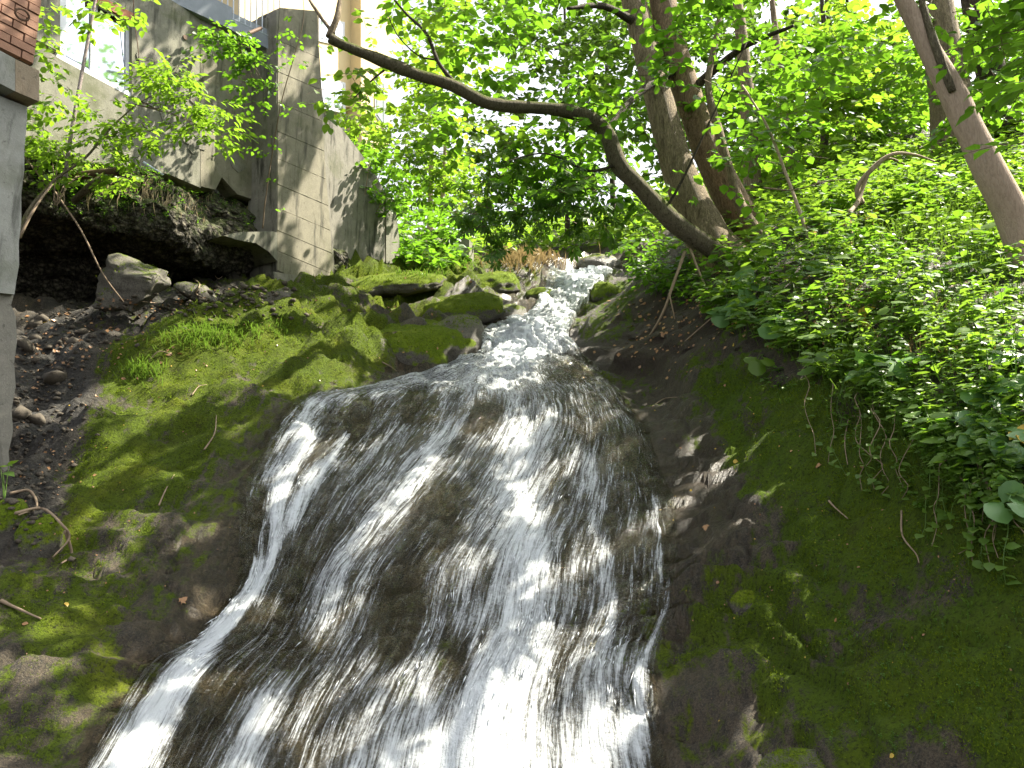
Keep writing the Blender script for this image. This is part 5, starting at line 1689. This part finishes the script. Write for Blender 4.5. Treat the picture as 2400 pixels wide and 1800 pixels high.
big_plant('butterbur', 'round leaved plant under the pale slanting tree', [(2360, 792, 6.4, .2, 190, .5), (2395, 780, 6.4, .2, 20, .4), (2340, 830, 6.3, .2, 200, .7), (2390, 830, 6.2, .24, -20, .7), (2300, 800, 6.6, .18, 170, .5)], B, 'heart', (2380, 860))
big_plant('butterbur', 'broad flat leaved plant catching the sun halfway up the bank', [(2180, 640, 9.0, .4, 180, .25), (2240, 620, 9.0, .42, 10, .2), (2290, 650, 8.8, .34, 340, .3), (2130, 655, 9.0, .3, 190, .4)], B, 'lobed', (2220, 700))
big_plant('seedling', 'green leaves reaching in at the left edge below the pier', [(12, 1092, 6.9, .16, 10, .4), (30, 1085, 6.9, .15, 30, .3), (18, 1110, 6.8, .15, -10, .6)], M['leaf_bank'], 'ovate', (10, 1180))
for x, y, D, s, lb in ((1905, 545, 11.6, .18, 'two yellow leaves on a low shoot beside the thin slanting stem'), (1990, 520, 11.9, .26, 'yellow leaved shoot at the foot of the crooked dead branch'), (2045, 505, 11.9, .27, 'yellow leaved shoot right of the crooked dead branch'), (2012, 742, 8.6, .22, 'orange yellow leaves low in the dark gap of the bank'), (2325, 790, 6.5, .12, 'single yellow leaf beside the pale slanting tree foot'), (2385, 1018, 5.5, .12, 'yellow green leaf under the round leaves at the right edge')):
    big_plant('yellow_shoot', lb, [(x, y, D, s, 200, .7), (x + 14, y - 12, D, s * .9, 30, .5), (x + 10, y + 12, D, s * .8, 310, .8)][:1 if 'single' in lb else 2 if 'two' in lb else 3], M['leaf_yellow'], 'round', (x + 6, min(y + 60, 1200)), 'shoot')

# trailing stems hanging from the bank edge
r3 = np.random.default_rng(5)
for i in range(26):
    x, y = r3.uniform(1850, 2400), 0
    y = np.interp(x, [1700, 1900, 2050, 2200, 2400], [780, 880, 940, 1010, 1130]) + r3.uniform(-60, 60)
    p, nn = hit(x, y, BVA)
    if p is None: continue
    tk = 'brown' if i % 3 else 'green'
    tw_ = 'at the left end of the leafy bank edge' if x < 2020 else 'down the mossy face below the middle of the bank' if x < 2220 else 'below the large round leaves at the right edge'
    t_ = empty('trailing_stem', p, '%s trailing stem hanging %s' % (tk, tw_), 'vine', '%s trailing stems %s' % (tk, tw_))
    pts = [p + nn * .03]
    for k in range(6):
        dy = r3.uniform(22, 46)
        x += r3.normal(0, 10); y += dy
        q, n2 = hit(x, y, BVA)
        if q is None: break
        pts.append(q + n2 * r3.uniform(.05, .13) * (1 - k * .1))
    V, F = tube_vf(spline(np.array(pts), 18), np.linspace(.005, .002, 18), 5)
    obj('stem', V, F, M['dead'] if i % 3 else M['leaf_bank'], t_)
    q = spline(np.array(pts), 12)
    lp, la, lu, ls = [], [], [], []
    for k in range(1, 12):
        if r3.random() < .8:
            d = unit(np.array([r3.choice([-1, 1]) * r3.uniform(.4, 1), -.6, r3.uniform(-.6, .2)]))
            lp.append(q[k]); la.append(d); lu.append(unit(np.array([0, -.6, 1]) + r3.normal(0, .3, 3))); ls.append(r3.uniform(.045, .085))
    leaf_objects('round', M['leaf_bank'], np.array(lp), np.array(la), np.array(lu), np.array(ls), t_)

# ------------------------------------------------------------------ grass, moss
def blades(name, spots, m, label):
    """spots: (px, py, spread x, spread y, count, length, droop)"""
    Vs, Fs, k = [], [], 0
    for cx, cy_, sx, sy, nn, L, dr in spots:
        for _ in range(nn):
            p, q = hit(rng.normal(cx, sx * .6), rng.normal(cy_, sy * .6), BVA)
            if p is None: continue
            l = L * rng.uniform(.5, 1.2); w = .0035 * max(1, p[1] / 9) * rng.uniform(.7, 1.6)
            d = unit(np.array([rng.normal(0, .5), -.35 + rng.normal(0, .35), 1.0]) + q * .3)
            f = unit(np.array([d[0], d[1] - .2, 0]))
            s = unit(np.cross(d, f + np.array([.01, 0, 0]))) * w
            a, b_, c = p, p + d * l * .5 + f * l * .1 * dr, p + d * l * (.9 - .5 * dr) + f * l * .6 * dr
            Vs.append(np.array([a - s, a + s, b_ + s * .8, b_ - s * .8, c]))
            Fs.append(np.array([(0, 1, 2), (0, 2, 3), (3, 2, 4)]) + k); k += 5
    obj(name, np.vstack(Vs), np.vstack(Fs), m, None, False, kind='stuff', label=label, cat='grass')


blades('grass', [(480, 790, 100, 30, 420, .2, .9), (330, 870, 50, 22, 160, .2, 1.1), (620, 770, 60, 20, 80, .12, .8), (2180, 520, 160, 60, 1500, .40, .6), (2320, 600, 90, 70, 700, .34, .6), (2050, 600, 120, 60, 500, .3, .6), (1990, 830, 60, 50, 200, .3, 1.1), (2030, 930, 120, 50, 320, .26, 1.2), (2250, 1060, 120, 60, 320, .22, 1.2), (1060, 610, 60, 20, 160, .3, .5), (2250, 760, 120, 70, 500, .25, .7), (1920, 480, 80, 50, 250, .35, .6),
                 (2250, 1400, 160, 170, 240, .06, .8), (1000, 640, 60, 10, 120, .12, .4)], M['grass'], 'green grass growing in tufts on the moss and the bank')
blades('dry_grass', [(1230, 615, 80, 20, 420, .5, .5), (2200, 820, 120, 60, 260, .25, .8), (2000, 720, 90, 60, 160, .3, .9)], M['grass_dry'], 'straw coloured dry grass at the stream head and on the bank')


def dry_roots():
    """hanging straw and fine roots on the cliff"""
    Vs, Fs, k = [], [], 0
    for cx, cy_, sx, nn in ((330, 425, 25, 70), (385, 440, 25, 80), (455, 470, 22, 70), (545, 430, 20, 60), (575, 430, 12, 40), (260, 430, 40, 50), (430, 400, 60, 60)):
        for _ in range(nn):
            p, q = hit(rng.normal(cx, sx), rng.normal(cy_, 22), BVC)
            if p is None: continue
            p = p + q * .02
            l = rng.uniform(.12, .4)
            e = p + np.array([rng.normal(0, .06), -.08 * rng.random(), -l])
            mid = (p + e) / 2 + np.array([0, -.05, .04])
            s = np.array([.0045, .002, 0])
            Vs.append(np.array([p - s, p + s, mid + s, mid - s, e])); Fs.append(np.array([(0, 1, 2), (0, 2, 3), (3, 2, 4)]) + k); k += 5
    obj('hanging_straw', np.vstack(Vs), np.vstack(Fs), M['grass_dry'], None, False, kind='stuff', label='dry straw and roots hanging over the pebbly cliff', cat='grass')


dry_roots()


def cliff_plants():
    lv_ = Leaves()
    for cx, cy_, sx, sy, nn, s in ((330, 420, 160, 40, 150, .07), (180, 440, 90, 50, 90, .08), (600, 430, 40, 90, 90, .07), (480, 470, 90, 50, 60, .05), (300, 500, 140, 50, 60, .045)):
        for _ in range(nn):
            p, q = hit(rng.normal(cx, sx * .6), rng.normal(cy_, sy * .6), BVC)
            if p is None: continue
            herb(p, q, rng.uniform(.05, .2), rng.integers(3, 7), s * rng.uniform(.7, 1.3), lv_)
    p, a, u, s = lv_.arr()
    V, F = leaf_mesh('ovate', p, a, u, s)
    V2, F2 = lv_.twigs(.003)
    obj('cliff_weeds', np.vstack([V, V2]), np.vstack([F, F2 + len(V)]), M['leaf_mid'], None, False, kind='stuff', label='small green weeds rooted in the pebbly cliff', cat='undergrowth')


cliff_plants()


def moss_fuzz():
    Vs, Fs, k = [], [], 0
    TGm = moss[TG].mean(1)
    nT = len(TG)
    pat = None
    pts = []
    for x0, y0, x1, y1, N in ((0, 620, 1250, 1800, 42000), (1300, 640, 1700, 1000, 5000), (1500, 850, 2400, 1800, 42000)):
        for _ in range(N):
            x, y = rng.uniform(x0, x1), rng.uniform(y0, y1)
            d = ray(x, y); d /= np.linalg.norm(d)
            h_ = BVA.ray_cast(Vector((0, 0, 0)), Vector(d))
            if h_[0] is None or h_[3] > 26: continue
            mv = TGm[h_[2]] if h_[2] < nT else (1.0 if h_[1][2] > .3 else 0)
            if rng.random() < smooth(.3, .8, mv): pts.append((*h_[0], *h_[1], h_[3]))
    A = np.array(pts)
    q = A[:, :3]
    keep = fbm(q * 3.5, 3, 301) + .5 * (fbm(q * 12, 2, 305) - .5) > .46
    A = A[keep]; q = A[:, :3]; nn = A[:, 3:6]; D = A[:, 6]
    n_ = len(A)
    Vs, Fs = [], []
    for rep in range(3):
        l = rng.uniform(.008, .024, n_) * np.clip(D / 8, .7, 2.2)
        d = unit(nn + rng.normal(0, .55, (n_, 3)) + np.array([0, 0, .25]))
        s = unit(np.cross(d, rng.normal(0, 1, (n_, 3)))) * (l * .22)[:, None]
        o = q + rng.normal(0, .012, (n_, 3)) - nn * .003
        Vs.append(np.stack([o - s, o + s, o + d * l[:, None]], 1).reshape(-1, 3))
    V = np.vstack(Vs)
    F = np.arange(len(V)).reshape(-1, 3)
    obj('moss', V, F, M['moss_fuzz'], None, False, kind='stuff', label='short green moss fuzz covering the rocks', cat='moss')


moss_fuzz()

# ------------------------------------------------------------------ twigs, dead branches, roots, fallen leaves
def stick(name, pts, r0, label, m=None, lift=.012, cat='twig', taper=.45, on=True, D=None):
    q = []
    for i, pt in enumerate(pts):
        if len(pt) == 3: q.append(P(*pt)); continue
        p, nn = hit(pt[0], pt[1], BVA)
        q.append(p + nn * (lift + .012 * (i % 2)))
    return limb(q, r0, r0 * taper, m or M['dead'], name, None, 6, len(pts), .2, 24, label=label, cat=cat)


stick('dead_branch', [(1605, 590, 14.0), (1580, 660, 13.6), (1555, 730, 13.4), (1520, 790, 13.6), (1485, 818, 14.0)], .030, 'long bare dead branch hanging from the leaning tree down the dark bank', cat='branch')
stick('dead_branch', [(1618, 585, 14.0), (1640, 640, 13.5), (1662, 690, 13.1), (1672, 712, 12.9)], .022, 'short straight dead branch right of the long one on the dark bank', cat='branch')
stick('dead_branch', [(1568, 688, 13.4), (1578, 730, 13.3), (1588, 782, 13.4)], .016, 'thin broken twig stub hanging beside the long dead branch', cat='branch')
stick('dead_branch', [(1590, 815, 12.2), (1640, 770, 12.0), (1680, 735, 11.8)], .016, 'slanting bare stick below the drooping broad leaves', cat='branch')
stick('dead_branch', [(2020, 478, 13.2), (2010, 440, 13.2), (2045, 395, 13.1), (2090, 362, 13.0), (2140, 362, 13.1), (2190, 378, 13.3)], .055, 'crooked arched dead branch lying on the slope among the herbs', M['bark_pale'], cat='branch', taper=.3)
stick('dead_branch', [(1990, 500, 12.6), (2012, 470, 13.0), (2040, 398, 13.1), (2082, 372, 13.1), (2120, 385, 13.2)], .04, 'second crooked dead branch twisted under the arched one', M['dead'], cat='branch', taper=.4)
stick('slanting_stem', [(1925, 640, 12.4), (1890, 540, 12.8), (1850, 430, 13.2), (1800, 300, 13.6), (1740, 200, 14)], .035, 'thin straight stem slanting up left in front of the wood', M['bark_pale'], cat='stem', taper=.5)
stick('slanting_stem', [(1790, 440, 13), (1860, 445, 12.8), (1935, 425, 12.6), (2010, 420, 12.5)], .014, 'thin pale twig crossing level in front of the slope', M['dead'], cat='stem')
for pts, r_, lb in (([(480, 1055), (503, 1020), (506, 975)], .010, 'thin curved brown twig on the moss left of the fall'),
                    ([(372, 1187), (390, 1150), (408, 1115)], .009, 'straight pinkish twig lying on the left mossy slab'),
                    ([(450, 928), (465, 910), (485, 903)], .008, 'small curved twig below the grass tufts'),
                    ([(0, 1410), (45, 1435), (96, 1453)], .016, 'pale stick poking in at the lower left edge'),
                    ([(1530, 955), (1560, 938), (1602, 932)], .012, 'dark bent twig lying at the top of the right rock slab'),
                    ([(1942, 1176), (1965, 1192), (1988, 1218)], .009, 'pale forked twig lying on the right moss'),
                    ([(1990, 985), (1985, 1040), (1988, 1090)], .007, 'thin root dangling down the mossy face'),
                    ([(2115, 1200), (2120, 1260), (2150, 1300), (2160, 1325)], .007, 'looping thin root below the trailing stems'),
                    ([(350, 845), (375, 826), (405, 832)], .008, 'bent dry stalk beside the grass tuft'),
                    ([(305, 702), (340, 705), (372, 712)], .012, 'brown twig under the pale cracked boulder'),
                    ([(485, 705), (462, 690), (468, 668), (455, 655)], .014, 'crooked pale root standing beside the pale boulder'),
                    ([(500, 640), (510, 655), (530, 640)], .010, 'small crooked stick in front of the dark hollow'),
                    ([(895, 850), (915, 862), (930, 872)], .009, 'short twig in the dark crack above the brink')):
    stick('twig', pts, r_, lb)
for pts, lb in (([(30, 1165), (75, 1160), (86, 1200), (60, 1220)], 'thick curling root at the foot of the pier'), ([(30, 1210), (100, 1205), (135, 1235), (140, 1265), (120, 1320)], 'long curling root hanging over the dark stone by the pier'), ([(138, 1250), (146, 1290), (138, 1335)], 'thin root end hanging below the curling root')):
    stick('root', pts, .016, lb, lift=.07, cat='root')

FALLEN = [(1725, 1083, .055, 'leaf_yellow', 'pale yellow fallen leaf on the wet right rock'), (1920, 1092, .07, 'leaf_brown', 'curled tan fallen leaf on the right moss'), (1548, 1198, .035, 'leaf_yellow', 'small yellow fallen leaf at the edge of the splashing water'), (1655, 1238, .075, 'leaf_brown', 'reddish brown leaf clump caught in a hollow of the right rock'), (1962, 1456, .035, 'leaf_brown', 'small red brown leaf on the lower right moss'),
          (1683, 1367, .035, 'leaf_brown', 'tan scrap of leaf beside the small green moss stone'), (430, 1408, .085, 'leaf_brown', 'orange brown scrap of bark on the dark rock left of the fall'), (1855, 1060, .03, 'leaf_brown', 'tiny orange leaf on the moss above the curled tan leaf'), (2092, 1775, .03, 'leaf_yellow', 'small pale leaf at the bottom right of the moss'), (1620, 1152, .03, 'leaf_yellow', 'tiny yellow leaf on the wet rock near the water'),
          (155, 1420, .045, 'leaf_yellow', 'pale leaf scrap on the lower left slab'), (60, 1465, .05, 'leaf_brown', 'brown leaf at the lower left edge'), (1595, 1052, .03, 'leaf_brown', 'small brown leaf high on the right wet rock'), (1700, 905, .04, 'leaf_brown', 'dry brown leaf under the bank edge'), (2020, 1095, .035, 'leaf_brown', 'tan leaf speck left of the trailing stems'), (105, 752, .14, 'leaf_yellow', 'pale flat scrap lying sunlit on the rubble below the hollow')]
for x, y, s, m, lb in FALLEN:
    p, nn = hit(x, y, BVA)
    if p is None: continue
    a = unit(np.cross(nn, rng.normal(0, 1, 3)))
    V, F = leaf_mesh('maple' if s > .06 else 'round', (p + nn * .012 - a * s * .5)[None], a[None], nn[None], np.array([s]))
    V[:, 2] += rng.uniform(0, .006, len(V))
    obj('fallen_leaf', V, F, M[m], None, False, label=lb, cat='leaf')


def litter(name, m, spots, label, cat):
    """dead leaves and scraps lying about"""
    lp, la, lu, ls = [], [], [], []
    for cx, cy_, sx, sy, nn, s in spots:
        for _ in range(nn):
            p, q = hit(rng.normal(cx, sx * .6), rng.normal(cy_, sy * .6), BVA)
            if p is None: continue
            a = unit(np.cross(q, rng.normal(0, 1, 3)))
            z = s * rng.uniform(.5, 1.3) * max(.7, p[1] / 9)
            lp.append(p + q * .008 - a * z * .5); la.append(a + q * rng.normal(0, .15)); lu.append(unit(q + rng.normal(0, .35, 3))); ls.append(z)
    V, F = leaf_mesh('diamond', np.array(lp), np.array(la), np.array(lu), np.array(ls))
    obj(name, V, F, m, None, False, kind='stuff', label=label, cat=cat)


litter('leaf_litter', M['leaf_brown'], [(1560, 760, 150, 90, 160, .05), (1700, 700, 160, 80, 160, .06), (2000, 650, 300, 150, 200, .06), (200, 800, 200, 80, 120, .05), (420, 720, 200, 30, 50, .04), (250, 1150, 220, 300, 60, .022), (1900, 1300, 420, 350, 90, .022), (600, 830, 280, 70, 22, .03), (950, 720, 220, 70, 22, .04), (90, 1000, 80, 200, 70, .04)],
       'brown leaf litter scattered over soil, moss and rubble', 'litter')
litter('yellow_litter', M['leaf_yellow'], [(1650, 1050, 250, 250, 26, .02), (350, 950, 250, 200, 22, .02), (2000, 1300, 350, 300, 26, .018), (1950, 700, 250, 120, 50, .05)], 'small yellow fallen leaves scattered on moss and wet rock', 'litter')
